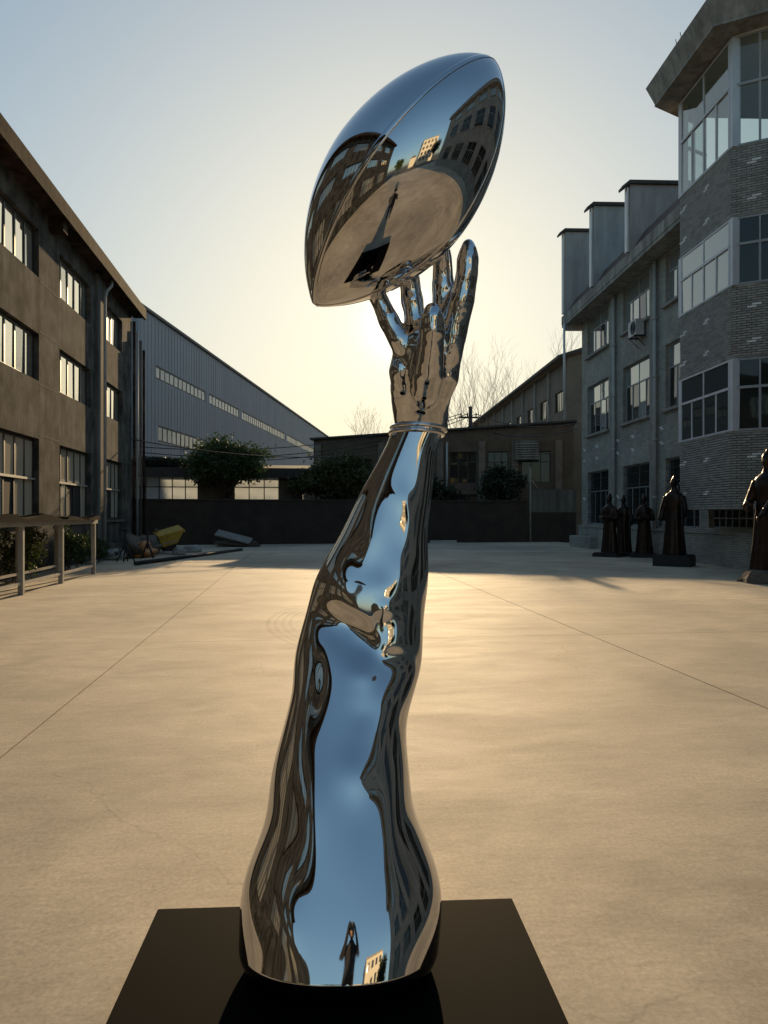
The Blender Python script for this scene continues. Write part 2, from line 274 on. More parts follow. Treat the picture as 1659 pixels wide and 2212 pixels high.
def wall_mesh(mb, x0, x1, z0, z1, holes, depth, back=True, y=0.):
    """a wall face in the local x-z plane facing +y, with openings and their reveals"""
    xs = sorted({x0, x1, *[h[0] for h in holes], *[h[1] for h in holes]}); zs = sorted({z0, z1, *[h[2] for h in holes], *[h[3] for h in holes]})
    xs = [a for a in xs if x0 <= a <= x1]; zs = [a for a in zs if z0 <= a <= z1]
    for i in range(len(xs)-1):
        for j in range(len(zs)-1):
            cx, cz = (xs[i]+xs[i+1])/2, (zs[j]+zs[j+1])/2
            if any(h[0] < cx < h[1] and h[2] < cz < h[3] for h in holes): continue
            mb.add([(xs[i], y, zs[j]), (xs[i+1], y, zs[j]), (xs[i+1], y, zs[j+1]), (xs[i], y, zs[j+1])], [(0, 3, 2, 1)])
    for a, b, c, d in holes:
        mb.add([(a, y, c), (a, y-depth, c), (a, y-depth, d), (a, y, d)], [(0, 1, 2, 3)]); mb.add([(b, y, c), (b, y, d), (b, y-depth, d), (b, y-depth, c)], [(0, 1, 2, 3)])
        mb.add([(a, y, c), (b, y, c), (b, y-depth, c), (a, y-depth, c)], [(0, 1, 2, 3)]); mb.add([(a, y, d), (a, y-depth, d), (b, y-depth, d), (b, y, d)], [(0, 1, 2, 3)])
    return mb

_panes = {}
def pane_mesh(wd, hg, m):
    k = (round(wd, 3), round(hg, 3), m.name)
    if k not in _panes: _panes[k] = MB().box(-wd/2, wd/2, -.006, .006, -hg/2, hg/2).mesh('pane', m)
    return _panes[k]
_frames = {}
def window(parent, x0, x1, z0, z1, y, cells, frame_m, glass, bar=.05, thick=.06, simple=False, seedk=0, tilt=.012):
    """cells: list of rows from bottom, (row height share, [column shares], [glass key per column or None])"""
    W, H = x1-x0, z1-z0; key = (round(W, 3), round(H, 3), repr(cells), frame_m.name, bar); bars = MB(); spots = []
    bars.box(-W/2, W/2, -thick/2, thick/2, 0, bar); bars.box(-W/2, W/2, -thick/2, thick/2, H-bar, H)
    bars.box(-W/2, -W/2+bar, -thick/2+.001, thick/2-.001, bar, H-bar); bars.box(W/2-bar, W/2, -thick/2+.001, thick/2-.001, bar, H-bar)
    zt = 0; tot = sum(c[0] for c in cells)
    for ri, (hs, cols, keys) in enumerate(cells):
        za, zb = H*zt/tot, H*(zt+hs)/tot; zt += hs
        if ri: bars.box(-W/2+bar, W/2-bar, -thick/2-.004, thick/2+.004, za-bar*.5, za+bar*.5)
        ct = sum(cols); xa = 0
        for ci, cs in enumerate(cols):
            xl, xr = -W/2+W*xa/ct, -W/2+W*(xa+cs)/ct; xa += cs
            if ci: bars.box(xl-bar*.5, xl+bar*.5, -thick/2+.003, thick/2-.003, za+bar*.5, zb-bar*.5)
            if keys[ci]: spots.append(((xl+xr)/2, (za+zb)/2, xr-xl-bar*.6, zb-za-bar*.6, keys[ci]))
    if key not in _frames: _frames[key] = bars.mesh('window', frame_m)
    o = link('window', _frames[key], parent, ((x0+x1)/2, y, z0))
    rr = random.Random(int(x0*31+z0*77+seedk))
    if simple:
        g = MB()
        for cx, cz, pw, ph, k in spots: g.box(cx-pw/2, cx+pw/2, -.006, .006, cz-ph/2, cz+ph/2)
        if spots: g.build('glazing', glass[spots[0][4]], o)
    else:
        for cx, cz, pw, ph, k in spots:
            link('pane', pane_mesh(pw, ph, glass[k]), o, (cx, 0, cz), (rr.uniform(-tilt, tilt), 0, rr.uniform(-tilt, tilt)))
    return o

def leaves(mb, n, centre, rad, size, shell=.5, flat=False, seed=1, clumps=None):
    rg = np.random.default_rng(seed)
    if clumps:
        cs = rg.normal(size=(clumps, 3)); cs /= np.linalg.norm(cs, axis=1)[:, None]; cs *= (shell+(1-shell)*rg.random((clumps, 1)))
        cs = cs[cs[:, 2] > -.75]
        pts = cs[rg.integers(0, len(cs), n)]*.86+rg.normal(size=(n, 3))*.14
    else:
        d = rg.normal(size=(n, 3)); d /= np.linalg.norm(d, axis=1)[:, None]; pts = d*((shell+(1-shell)*rg.random((n, 1)))**.6)
    P = np.array(centre)+pts*np.array(rad)
    A = rg.normal(size=(n, 3)); A /= np.linalg.norm(A, axis=1)[:, None]; B = np.cross(A, rg.normal(size=(n, 3))); B /= np.linalg.norm(B, axis=1)[:, None]
    s_ = size*(.6+.8*rg.random((n, 1))); k = len(mb.v)
    Q = np.stack([P-A*s_, P+B*s_*.5, P+A*s_, P-B*s_*.5], 1).reshape(-1, 3)
    mb.v += [tuple(q) for q in Q]; mb.f += [(k+4*i, k+4*i+1, k+4*i+2, k+4*i+3) for i in range(n)]
    return mb

# ------------------------------------------------------------------ the ground
g = MB().add([(-1500, -1500, -.03), (1500, -1500, -.03), (1500, 1500, -.03), (-1500, 1500, -.03)], [(0, 1, 2, 3)]); kind(g.build('ground', MT['dirt']), 'structure')
yard = kind(link('yard', None), 'structure')
XS = [-7.15, -1.95, 3.85, 9.65, 15.2]; YS = [-25, -14, -2.5, 9.9, 21.9, 33.9, 44]
for i in range(len(XS)-1):
    for j in range(len(YS)-1):
        gx, gy = .0065, .0045
        mb = MB(); x0, x1, y0, y1 = XS[i]+gx, XS[i+1]-gx, YS[j]+gy, YS[j+1]-gy
        mb.box(x0, x1, y0, y1, -.029, 0)
        mb.build('slab', MT['yard'], yard)

# ------------------------------------------------------------------ the workshop with the brown render (its wall faces +X)
WS = thing('workshop_building', 'brown rendered three storey workshop with dark framed windows reflecting cream sky', 'building', (-7.2, 34.4, 0), R(-90))
cols_ws = [(1.8, 4.9), (6.65, 10.15), (12.0, 15.45)]+[(17.3+5.3*i, 20.75+5.3*i) for i in range(6)]
LEN = 50.; holes = []
for a, b in cols_ws: holes += [(a, b, 8.22, 9.55), (a, b, 5.33, 6.65), (a, b, 1.42, 3.72)]
wm = MB(); wall_mesh(wm, 0, LEN, -.03, 10.3, holes, .30)
wm.add([(0, 0, -.03), (0, -12, -.03), (0, -12, 10.3), (0, 0, 10.3)], [(0, 3, 2, 1)]); wm.add([(LEN, 0, -.03), (LEN, -12, -.03), (LEN, -12, 10.3), (LEN, 0, 10.3)], [(0, 1, 2, 3)])
wm.build('wall', MT['plaster'], WS)
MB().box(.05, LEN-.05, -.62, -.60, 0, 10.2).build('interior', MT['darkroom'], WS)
cn = MB(); cn.box(-.3, LEN+.3, .02, .46, 10.22, 10.34); cn.box(-.32, LEN+.32, .46, .56, 10.16, 10.62); cn.box(-.3, LEN+.3, -12, .46, 10.345, 10.60); cn.build('cornice', MT['cornice'], WS)
MB().box(4.98, 6.05, .0, .11, -.03, 10.2).build('pilaster', MT['plaster2'], WS)
for x in (10.75, 16.3, 21.7, 27.): MB().box(x, x+.45, .0, .42, 9.86, 10.215).build('corbel', MT['cornice'], WS)
for z in (8.12, 6.72, 5.24, 3.80): 
    st = MB(); prev = 0.02
    for a, b in cols_ws+[(LEN-.1, LEN)]: st.box(prev, a-.02, 0, .006, z, z+.03); prev = b+.02
    st.build('string_course', MT['plaster2'], WS)
dp = MB(); dp.tube([(5.45, .2, .1), (5.45, .2, 9.5), (5.45, .26, 9.75), (5.25, .38, 10.0), (5.25, .40, 10.25)], .055, 8); dp.build('downpipe', MT['pipe'], WS, True)
for k, (x, rr_, mk) in enumerate([(-.42, .07, 'cornice'), (-.5, .05, 'pipe'), (-.6, .06, 'plaster2'), (-.7, .06, 'cornice')]):
    MB().tube([(x, .02+.12*k, 0), (x, .02+.12*k, 10.1-.4*k)], rr_, 8).build('downpipe', MT[mk], WS, True)
GL = dict(f=MT['glassF'], c=MT['glassL'], e=MT['glassL2'], d=MT['darkroom'], g=MT['glassD'])
for ci, (a, b) in enumerate(cols_ws):
    far = ci > 3
    for z0, z1 in ((8.22, 9.55), (5.33, 6.65)):
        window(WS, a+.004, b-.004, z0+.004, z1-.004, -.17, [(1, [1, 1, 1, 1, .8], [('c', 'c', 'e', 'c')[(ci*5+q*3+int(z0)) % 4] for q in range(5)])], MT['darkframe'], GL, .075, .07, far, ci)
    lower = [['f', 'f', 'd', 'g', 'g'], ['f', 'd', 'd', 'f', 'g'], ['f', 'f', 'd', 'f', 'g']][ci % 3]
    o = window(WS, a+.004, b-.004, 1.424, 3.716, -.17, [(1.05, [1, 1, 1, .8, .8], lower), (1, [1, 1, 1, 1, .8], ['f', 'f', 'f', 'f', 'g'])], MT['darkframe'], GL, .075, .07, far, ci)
    W = b-a; MB().box(-W/2+.02, W/2-.02, .045, .08, 1.14, 1.20).build('transom', MT['rail'], o)
    if not far: MB().box(-W/2-.05, W/2+.05, .172, .25, -.10, -.01).build('sill', MT['plaster2'], o)

# ------------------------------------------------------------------ grey brick block (its wall faces -X)
A_ = R(4.2); GB = thing('brick_block', 'grey brick three storey block with projecting glazed bay, eaves and stepped roof fins', 'building', (13.3, 24.2, 0), R(90-4.2))
UE, UN = 13.44, -40.
wins = [(9.35, 12.5), (4.5, 7.45), (.15, 2.95)]+[(-9.1-4.65*i, -6.2-4.65*i) for i in range(7)]
holes = []
for a, b in wins: holes += [(a, b, 1.15, 3.68), (a, b, 5.5, 7.88), (a, b, 9.35, 11.25)]
holes += [(-4.35, -.55, 1.18, 1.80)]
wm = MB(); wall_mesh(wm, UN, UE, -.03, 11.7, holes, .28)
wm.add([(UE, 0, -.03), (UE, -10, -.03), (UE, -10, 13), (UE, 0, 11.7)], [(0, 1, 2, 3)]); wm.add([(UN, 0, -.03), (UN, -10, -.03), (UN, -10, 13), (UN, 0, 11.7)], [(0, 3, 2, 1)])
wm.build('wall', MT['brick'], GB)
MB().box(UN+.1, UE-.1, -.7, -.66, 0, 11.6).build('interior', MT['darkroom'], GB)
MB().box(UN, UE-.002, -10, -.75, 11.72, 12.6).build('roof', MT['capdark'], GB)
pl = MB(); pl.box(UN, UE+.12, .0, .14, -.03, 1.0); pl.box(UN, UE+.16, .0, .19, 1.003, 1.08); pl.box(10.5, UE+.5, .0, .5, -.03, .55); pl.build('plinth_course', MT['brick'], GB)
GR = dict(g=MT['glassR'], d=MT['glassD'], k=MT['clear'])
for wi, (a, b) in enumerate(wins):
    far = wi > 2
    for zi, (z0, z1) in enumerate(((5.5, 7.88), (9.35, 11.25))):
        o = window(GB, a+.004, b-.004, z0+.004, z1-.004, -.17, [(1.35, [1, 1, 1, 1], ['g', 'd', 'g', 'g'] if zi else ['d', 'g', 'd', 'd']), (.75, [1, 1], ['g', 'g'])], MT['paleframe'], GR, .055, .06, far, wi)
        W = b-a; MB().box(-W/2-.12, W/2+.12, .175, .32, -.12, -.01).build('sill', MT['eaves'], o)
    o = window(GB, a+.004, b-.004, 1.154, 3.676, -.17, [(1.5, [1, 1, 1, 1], ['d']*4), (.9, [1, 1], ['d', 'd'])], MT['paleframe'], GR, .055, .06, far, wi)
    if not far:
        gr = MB(); W = b-a
        for q in range(1, 14): gr.box(-W/2+W*q/14-.008, -W/2+W*q/14+.008, .10, .115, .03, 2.48)
        for q in (.35, .8, 1.25, 1.7, 2.15): gr.box(-W/2, W/2, .117, .13, q, q+.02)
        gr.build('grille', MT['ironblack'], o)
window(GB, -4.346, -.554, 1.184, 1.796, -.17, [(1, [1]*9, ['d']*9), (1, [1]*9, ['d']*9)], MT['paleframe'], GR, .04)
ev = MB()
for ua, ub in ((-.35, UE+.9), (UN, -8.)): ev.box(ua, ub, .004, .78, 11.28, 11.42); ev.box(ua, ub, .64, .80, 11.424, 11.84); ev.box(ua, ub, -.7, .636, 11.43, 11.70)
ev.build('eaves', MT['eaves'], GB)
# tiled verge above the eaves: rows of tiles, each a piece
for row in range(3):
    zt, yn = 11.85+row*.24, .74-row*.15
    tm = MB().add([(0, yn, zt), (.31, yn, zt), (.31, yn-.19, zt+.29), (0, yn-.19, zt+.29), (0, yn-.03, zt-.03), (.31, yn-.03, zt-.03), (.31, yn-.22, zt+.26), (0, yn-.22, zt+.26)],
                  [(3, 2, 1, 0), (4, 5, 6, 7), (0, 1, 5, 4), (1, 2, 6, 5), (2, 3, 7, 6), (3, 0, 4, 7)]).mesh('tile', MT['tile'])
    for k in range(44): link('tile', tm, GB, (-.3+k*.325+.1*(row % 2), random.uniform(-.008, .008), 0))
rest = MB(); rest.add([(UN, .74, 11.85), (-8.1, .74, 11.85), (-8.1, .3, 12.62), (UN, .3, 12.62)], [(0, 3, 2, 1)]); rest.build('roof_slope', MT['tile'], GB)
for u, zt in ((13.6, 16.0), (8.95, 15.45), (4.4, 14.45)):
    f_ = MB(); f_.add([(u, -3.2, 11.84), (u+.24, -3.2, 11.84), (u+.24, .86, 11.84), (u, .86, 11.84), (u, -3.2, zt+.0), (u+.24, -3.2, zt+.0), (u+.24, .80, zt-.0), (u, .80, zt-.0)],
        [(0, 3, 2, 1), (4, 5, 6, 7), (0, 1, 5, 4), (1, 2, 6, 5), (2, 3, 7, 6), (3, 0, 4, 7)])
    f_.box(u+.01, u+.23, -3., .83, 11.0, 11.835) if u > 13 else None
    fo = f_.build('roof_fin', MT['fin'], GB)
    MB().prism([(u-.12, -3.3), (u+.36, -3.3), (u+.36, .85), (u-.12, .85)], zt+.003, zt+.14).add([(u-.12, .85, zt+.003), (u+.36, .85, zt+.003), (u+.36, 1.12, zt-.20), (u-.12, 1.12, zt-.20), (u-.12, .85, zt+.14), (u+.36, .85, zt+.14), (u+.36, 1.14, zt-.10), (u-.12, 1.14, zt-.10)],
        [(0, 1, 2, 3), (7, 6, 5, 4), (3, 2, 6, 7), (0, 3, 7, 4), (1, 5, 6, 2)]).build('cap', MT['capdark'], fo)
    MB().box(u-.003, u+.243, .862, .93, 11.84, zt-.1).build('lit_edge', MT['pipew'], fo)  # white strip paints in the light on the fin's narrow front face
MB().tube([(13.6, .86, 11.3), (13.6, .86, 7.45)], .06, 8).build('downpipe', MT['pipew'], GB, True)
for u, zb in ((8.26, .9), (3.62, .9)):
    q = MB().tube([(u, .13, zb), (u, .13, 11.2)], .065, 8); 
    for zz in (2.2, 4.4, 6.8, 9.): q.tube([(u, .13, zz), (u, .13, zz+.12)], .085, 8)
    q.build('downpipe', MT['pipe'], GB, True)
    MB().box(u+.14, u+.62, .0, .09, 1.09, 11.27).build('pilaster', MT['eaves'], GB)
# pale header bricks that stick out of the main wall in staggered pairs
hb = MB().box(-.12, .12, 0, .03, -.03, .03).mesh('pale_brick', MT['palebrick'])
rr = random.Random(3)
for u in (12.9, 8.75, 8.0, 3.2, 3.9, 1.4, 6.2, 10.9):
    for z in (2.35, 4.25, 4.8):
        if any(a-.3 < u < b+.3 and (c-.1 < z < d+.1) for a, b in wins for c, d in ((1.15, 3.68), (5.5, 7.88))): continue
        for q in range(2): link('brick', hb, GB, (u+.13*q, .001, z+.075*q))

# the projecting bay: three brick bands between glazed bands
BAYA = [(-.43, 0), (-1.16, 1.2), (-4.46, 1.2), (-5.19, 0)]
def bay_poly(off):
    k = off*math.tan(R(29.3))
    return [(-.43+off/math.cos(R(29.3)), 0), (-1.16+k, 1.2+off), (-4.46-k, 1.2+off), (-5.19-off/math.cos(R(29.3)), 0)]
bands = [(1.83, 3.83), (5.93, 7.80), (9.78, 11.58)]
for z0, z1 in bands:
    MB().prism([(x, y) for x, y in bay_poly(-.022)][::-1], z0, z1).build('bay_core', MT['mortar'], GB)
    s_ = MB().prism(bay_poly(.03)[::-1], z0-.07, z0-.002); s_.build('bay_ledge', MT['eaves'], GB)
    s_ = MB().prism(bay_poly(.03)[::-1], z1+.002, z1+.05); s_.build('bay_ledge', MT['eaves'], GB)
faces = []
for i in range(3):
    (x0, y0), (x1, y1) = BAYA[i], BAYA[i+1]; ln = math.hypot(x1-x0, y1-y0); faces.append((x0, y0, (x1-x0)/ln, (y1-y0)/ln, ln))
bm_len, rowh = .238, .0667; slots = []
cl = CAM.location; Winv = (Matrix.Translation((13.3, 24.2, 0)) @ Matrix.Rotation(R(90-4.2), 4, 'Z')).inverted(); CL = Winv @ Vector(cl)
for z0, z1 in bands:
    nr = int((z1-z0)/rowh)
    for fi, (x0, y0, dx, dy, ln) in enumerate(faces):
        nx, ny = (dy, -dx); nx, ny = (-nx, -ny) if (nx*(CL.x+2.8)+ny*(CL.y-0)) < 0 and fi == 1 else (nx, ny)
        if fi != 1:
            nx, ny = (dy, -dx)
            if ny < 0: nx, ny = -nx, -ny
        for r_ in range(nr):
            s0 = 0.002 if r_ % 2 == 0 else -.12
            while s0 < ln-.02:
                a, b = max(s0, .002), min(s0+bm_len, ln-.002)
                if b-a > .03:
                    c = ((a+b)/2); px, py = x0+dx*c, y0+dy*c; z = z0+(r_+.5)*(z1-z0)/nr
                    v = CL-Vector((px, py, z)); d = v.length; fac = (v.x*nx+v.y*ny)/d
                    slots.append((fac*(b-a)/d**2 if fac > 0 else 0, px, py, z, dx, dy, nx, ny, b-a, fi, r_))
                s0 += bm_len+.012
slots.sort(key=lambda t: -t[0])
bmesh_cache = {}
restb = MB(); count = 0; tones = []; brick_tones = [MT['brickpiece'], mat('light_grey_brick', (.35, .338, .30), rough=.85, var=.15, scale=5), mat('dark_grey_brick', (.275, .266, .238), rough=.85, var=.15, scale=5), MT['palebrick']]; half = rowh*.5-.0085
for sidx, (imp, px, py, z, dx, dy, nx, ny, L_, fi, r_) in enumerate(slots):
    pale = (r_ % 14 in (5, 6)) and (abs(((px*1.05+py*.9)+(.13 if r_ % 14 == 6 else 0)+fi*.4) % 1.75) < .2)
    if count < 300 and (pale or sidx < 250) and imp > 0:
        tn = 3 if pale else random.choice((0, 0, 0, 1, 1, 2, 2)); k = (round(L_, 2), tn)
        if k not in bmesh_cache: bmesh_cache[k] = MB().box(-L_/2, L_/2, -.022, .012, -half, half).mesh('brick', brick_tones[tn])
        o = link('brick', bmesh_cache[k], GB, (px+nx*.001+nx*random.uniform(-.003, .003), py+ny*.001+ny*random.uniform(-.003, .003), z), (0, 0, math.atan2(dy, dx))); count += 1
    else:
        j = random.uniform(-.003, .003); t = .017
        vs = []
        for sz_ in (-half, half):
            for sx_, sy_ in ((-1, -1), (1, -1), (1, 1), (-1, 1)): vs.append((px+dx*L_/2*sx_+nx*(t*sy_+j), py+dy*L_/2*sx_+ny*(t*sy_+j), z+sz_))
        tones += [3 if pale else random.choice((0, 0, 0, 1, 1, 2, 2))]*6
        restb.add(vs, [(0, 3, 2, 1), (4, 5, 6, 7), (0, 1, 5, 4), (1, 2, 6, 5), (2, 3, 7, 6), (3, 0, 4, 7)])
bf = kind(restb.build('brick_facing', brick_tones[0], GB), 'stuff')
for m_ in brick_tones[1:]: bf.data.materials.append(m_)
bf.data.polygons.foreach_set('material_index', tones)
# glazed bands of the bay
glz = [(3.89, 5.85), (7.86, 9.70), (11.64, 14.62)]
for gi, (z0, z1) in enumerate(glz):
    for fi, (x0, y0, dx, dy, ln) in enumerate(faces):
        ang = math.atan2(dy, dx); em = link('window_bay', None, GB, (x0+dx*ln/2, y0+dy*ln/2, z0), (0, 0, ang+math.pi))
        W, Hh = ln-.16, z1-z0; fm = MT['whiteframe'] if fi == 1 else MT['paleframe']; key = 'k' if gi == 2 else ('g' if gi == 1 and fi == 1 else 'd')
        ncol = 4 if fi == 1 else 2; bars = MB(); lowh = Hh*(.60 if gi < 2 else .56)
        bars.box(-W/2, W/2, -.03, .03, 0, .05); bars.box(-W/2, W/2, -.03, .03, Hh-.05, Hh); bars.box(-W/2, W/2, -.045, .045, lowh-.035, lowh+.035)
        bars.box(-.025, .025, -.028, .028, lowh+.035, Hh-.05)
        for q in range(ncol+1): xx = -W/2+W*q/ncol; xx = min(max(xx, -W/2+.03), W/2-.03); bars.box(xx-.03, xx+.03, -.029, .029, .05, lowh-.035)
        for xx in (-W/2+.03, W/2-.03): bars.box(xx-.03, xx+.03, -.027, .027, lowh+.035, Hh-.05)
        em.name = 'window'; bars.build('frame', fm, em)
        for q in range(ncol): link('pane', pane_mesh(W/ncol-.05, lowh-.07, GR[key]), em, (-W/2+W*(q+.5)/ncol, 0, lowh/2), (random.uniform(-.01, .01), 0, random.uniform(-.01, .01)))
        for q in range(2): link('pane', pane_mesh(W/2-.07, Hh-lowh-.08, GR[key]), em, (-W/4+W/2*q, 0, (Hh+lowh)/2), (random.uniform(-.008, .008), 0, random.uniform(-.008, .008)))
    for vi in (1, 2):
        x, y = BAYA[vi]; MB().box(x-.11, x+.11, y-.2, y+.02, z0-.004, z1+.004).build('corner_post', MT['whiteframe'], GB)
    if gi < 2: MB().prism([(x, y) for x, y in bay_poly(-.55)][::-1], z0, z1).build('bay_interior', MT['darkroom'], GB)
cp = MB(); cp.prism(bay_poly(.68)[::-1], 14.70, 14.78); cp.prism(bay_poly(.682)[::-1], 14.782, 15.35, bay_poly(.92)[::-1]); cp.build('bay_roof', MT['eaves'], GB)
for k in range(8):
    t = k/7; MB().tube([(-1.9-2.3*t, 1.75, 15.6+.1*math.sin(k)), (-1.88-2.3*t, 1.8, 15.75+.25*random.random())], .012, 4).build('weed_stem', MT['bark'], GB) if k in (1, 2) else None
# shed-like top room walls behind the glazed top band
MB().box(-5.6, -.1, -3.4, -3.3, 12.61, 14.9).box(-5.6, -5.5, -3.3, -.6, 12.61, 14.9).build('top_room', MT['fin'], GB)
MB().prism([(-.3, -.02), (-1.1, 1.1), (-4.5, 1.1), (-5.3, -.02), (-5.3, -3.29), (-.3, -3.29)][::-1], 14.63, 14.695).build('ceiling', MT['pipew'], GB)
MB().box(-5.6, -.1, -3.4, .0, 14.905, 15.3).build('top_room_roof', MT['eaves'], GB)

def ac_unit(loc, rz, label, bracket=True):
    t = thing('air_conditioner', label, 'air conditioner', loc, rz, 'air conditioner units')
    MB().box(-.42, .42, .08, .42, 0, .62).build('casing', MT['ac'], t)
    f_ = MB(); 
    for q in range(5):
        r0 = .06+.045*q; pts = [(-.12+r0*math.cos(a), .435, .31+r0*math.sin(a)) for a in [2*math.pi*k/16 for k in range(17)]]; f_.tube(pts, .006, 4)
    f_.build('fan_grille', MT['acdark'], t)
    MB().tube([(-.12, .421, .31), (-.12, .428, .31)], .27, 20).build('fan_disc', MT['acdark'], t)
    if bracket:
        for x in (-.3, .3): MB().box(x-.02, x+.02, .01, .46, -.05, -.004).tube([(x, .42, -.03), (x, .02, -.4)], .016, 6).build('bracket', MT['ironblack'], t)
    MB().tube([(.43, .2, .2), (.5, .15, .1), (.52, .06, -.1), (.52, .03, -.5)], .02, 6).build('hose', MT['pipew'], t, True)
    return t
GBM = Matrix.Translation((13.3, 24.2, 0)) @ Matrix.Rotation(R(90-4.2), 4, 'Z')
p = GBM @ Vector((5.2, .02, 8.72)); ac_unit(p, R(90-4.2), 'grey air conditioner on brackets below a top floor window of the brick block')
p = GBM @ Vector((-.1, .02, 4.75)); ac_unit(p, R(90-4.2), 'pale air conditioner squeezed beside the white framed bay window', False)

# ------------------------------------------------------------------ behind the yard: boundary wall, shed, rear block, warehouses
bw = thing('boundary_wall', 'dark brick boundary wall across the far end of the yard', 'wall', (-8.7, 41.5, 0), math.atan2(3., 25.5))
MB().box(0, 22.2, -.12, .12, -.03, 2.36).build('wall_face', MT['bwall'], bw); MB().box(-.05, 22.2, -.18, .18, 2.363, 2.44).build('coping', MT['shed'], bw)
gw_ = thing('low_grey_wall', 'low grey block wall joining the dark boundary wall to the brick block', 'wall', (13.55, 44.05, 0), math.atan2(.3, 3.)); MB().box(0, 2.9, -.1, .1, 1.75, 3.1).build('upper_band', MT['plaster2'], gw_); MB().box(0, 2.9, -.09, .09, -.03, 1.748).build('wall_face', MT['bwall'], gw_)

sh = thing('lean_to_shed', 'long low shed with dark eave and translucent panes standing in for sunlit openings behind the boundary wall', 'shed', (-9.7, 44.9, 0), R(2))
sm = MB(); wall_mesh(sm, 0, 12.2, -.03, 3.95, [(.35, 4.0, 2.3, 3.82), (6.0, 8.6, 2.3, 3.82), (9.9, 11.6, 2.3, 3.82)], .12)
# faces -y here: flip so the front looks at the yard
sm.v = [(x, -y, z) for x, y, z in sm.v]; sm.f = [f[::-1] for f in sm.f]; sm.build('wall', MT['shedwall'], sh)
MB().add([(-.3, -.6, 3.9), (12.4, -.6, 3.9), (12.4, 4.2, 4.65), (-.3, 4.2, 4.65), (-.3, -.6, 4.0), (12.4, -.6, 4.0), (12.4, 4.2, 4.75), (-.3, 4.2, 4.75)], [(3, 2, 1, 0), (4, 5, 6, 7), (0, 1, 5, 4), (1, 2, 6, 5), (2, 3, 7, 6), (3, 0, 4, 7)]).build('roof', MT['shed'], sh)
MB().box(-.3, 12.4, -.66, -.602, 3.72, 4.28).build('fascia', MT['shed'], sh)
for a, b, n in ((.35, 4.0, 5), (6.0, 8.6, 3), (9.9, 11.6, 2)):
    o = window(sh, a+.003, b-.003, 2.303, 3.817, .06, [(1.0, [1]*n, ['f']*n), (.7, [1]*n, ['f']*n)], MT['darkframe'], dict(f=MT['opening_glow']), .05, .05, tilt=.003)  # made-up translucent panes, backlit to stand in for sunlit ground through openings

rb = thing('rear_block', 'dark brown two storey building with piers behind the boundary wall', 'building', (1.0, 50.6, 0), math.atan2(-4.4, 16.0))
f_ = MB(); LB = 16.6
RBH = [(8.9, 10.6, 3.6, 5.6), (11.3, 12.6, 3.6, 5.6), (13.4, 15.2, 3.6, 5.6), (8.9, 10.6, .9, 2.9), (2.0, 3.9, 3.4, 5.2), (5.2, 7.1, 3.4, 5.2)]
wall_mesh(f_, 0, LB, -.03, 6.3, RBH, .25)
f_.v = [(x, -y, z) for x, y, z in f_.v]; f_.f = [q[::-1] for q in f_.f]; f_.build('wall', MT['rear'], rb)
MB().add([(0, 0, 6.303), (LB, 0, 6.303), (LB, 5, 6.303), (0, 5, 6.303), (0, 0, 6.5), (LB, 0, 7.35), (LB, 5, 7.35), (0, 5, 6.5)], [(3, 2, 1, 0), (4, 5, 6, 7), (0, 1, 5, 4), (1, 2, 6, 5), (2, 3, 7, 6), (3, 0, 4, 7)]).build('parapet', MT['shedwall'], rb)
MB().add([(-.2, -.3, 6.50), (LB+.2, -.3, 7.36), (LB+.2, 5.1, 7.36), (-.2, 5.1, 6.50), (-.2, -.3, 6.62), (LB+.2, -.3, 7.48), (LB+.2, 5.1, 7.48), (-.2, 5.1, 6.62)], [(3, 2, 1, 0), (4, 5, 6, 7), (0, 1, 5, 4), (1, 2, 6, 5), (2, 3, 7, 6), (3, 0, 4, 7)]).build('roof', MT['capdark'], rb)
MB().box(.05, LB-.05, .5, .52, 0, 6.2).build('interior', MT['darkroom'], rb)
for a, b, c, d in RBH: window(rb, a+.004, b-.004, c+.004, d-.004, .17, [(1.2, [1, 1, 1], ['d']*3), (.6, [1, 1, 1], ['d']*3)], MT['darkframe'], GR, .05, .06)
for x in (.1, 4.3, 8.1, 10.75, 12.8, 15.5): MB().box(x, x+.42, -.16, 0, -.03, 6.25).build('pier', MT['rear2'], rb)
MB().tube([(8.75, -.2, 2.4), (8.75, -.2, 6.2)], .07, 8).build('downpipe', MT['pipe'], rb, True)
rbm = Matrix.Translation((1.0, 50.6, 0)) @ Matrix.Rotation(math.atan2(-4.4, 16.0), 4, 'Z')
lv = thing('louvred_unit', 'pale louvred cooling unit hung on the dark rear building', 'cooling unit', rbm @ Vector((13.75, -.02, 5.0)), math.atan2(-4.4, 16.0)+math.pi)
MB().box(-.75, .75, .02, .42, 0, 1.25).build('casing', MT['plaster2'], lv)
for k in range(7): MB().add([(-.68, .421, .12+k*.15), (.68, .421, .12+k*.15), (.68, .47, .08+k*.15), (-.68, .47, .08+k*.15), (-.68, .43, .14+k*.15), (.68, .43, .14+k*.15), (.68, .48, .10+k*.15), (-.68, .48, .10+k*.15)], [(3, 2, 1, 0), (4, 5, 6, 7), (0, 1, 5, 4), (1, 2, 6, 5), (2, 3, 7, 6), (3, 0, 4, 7)]).build('louvre', MT['eaves'], lv)

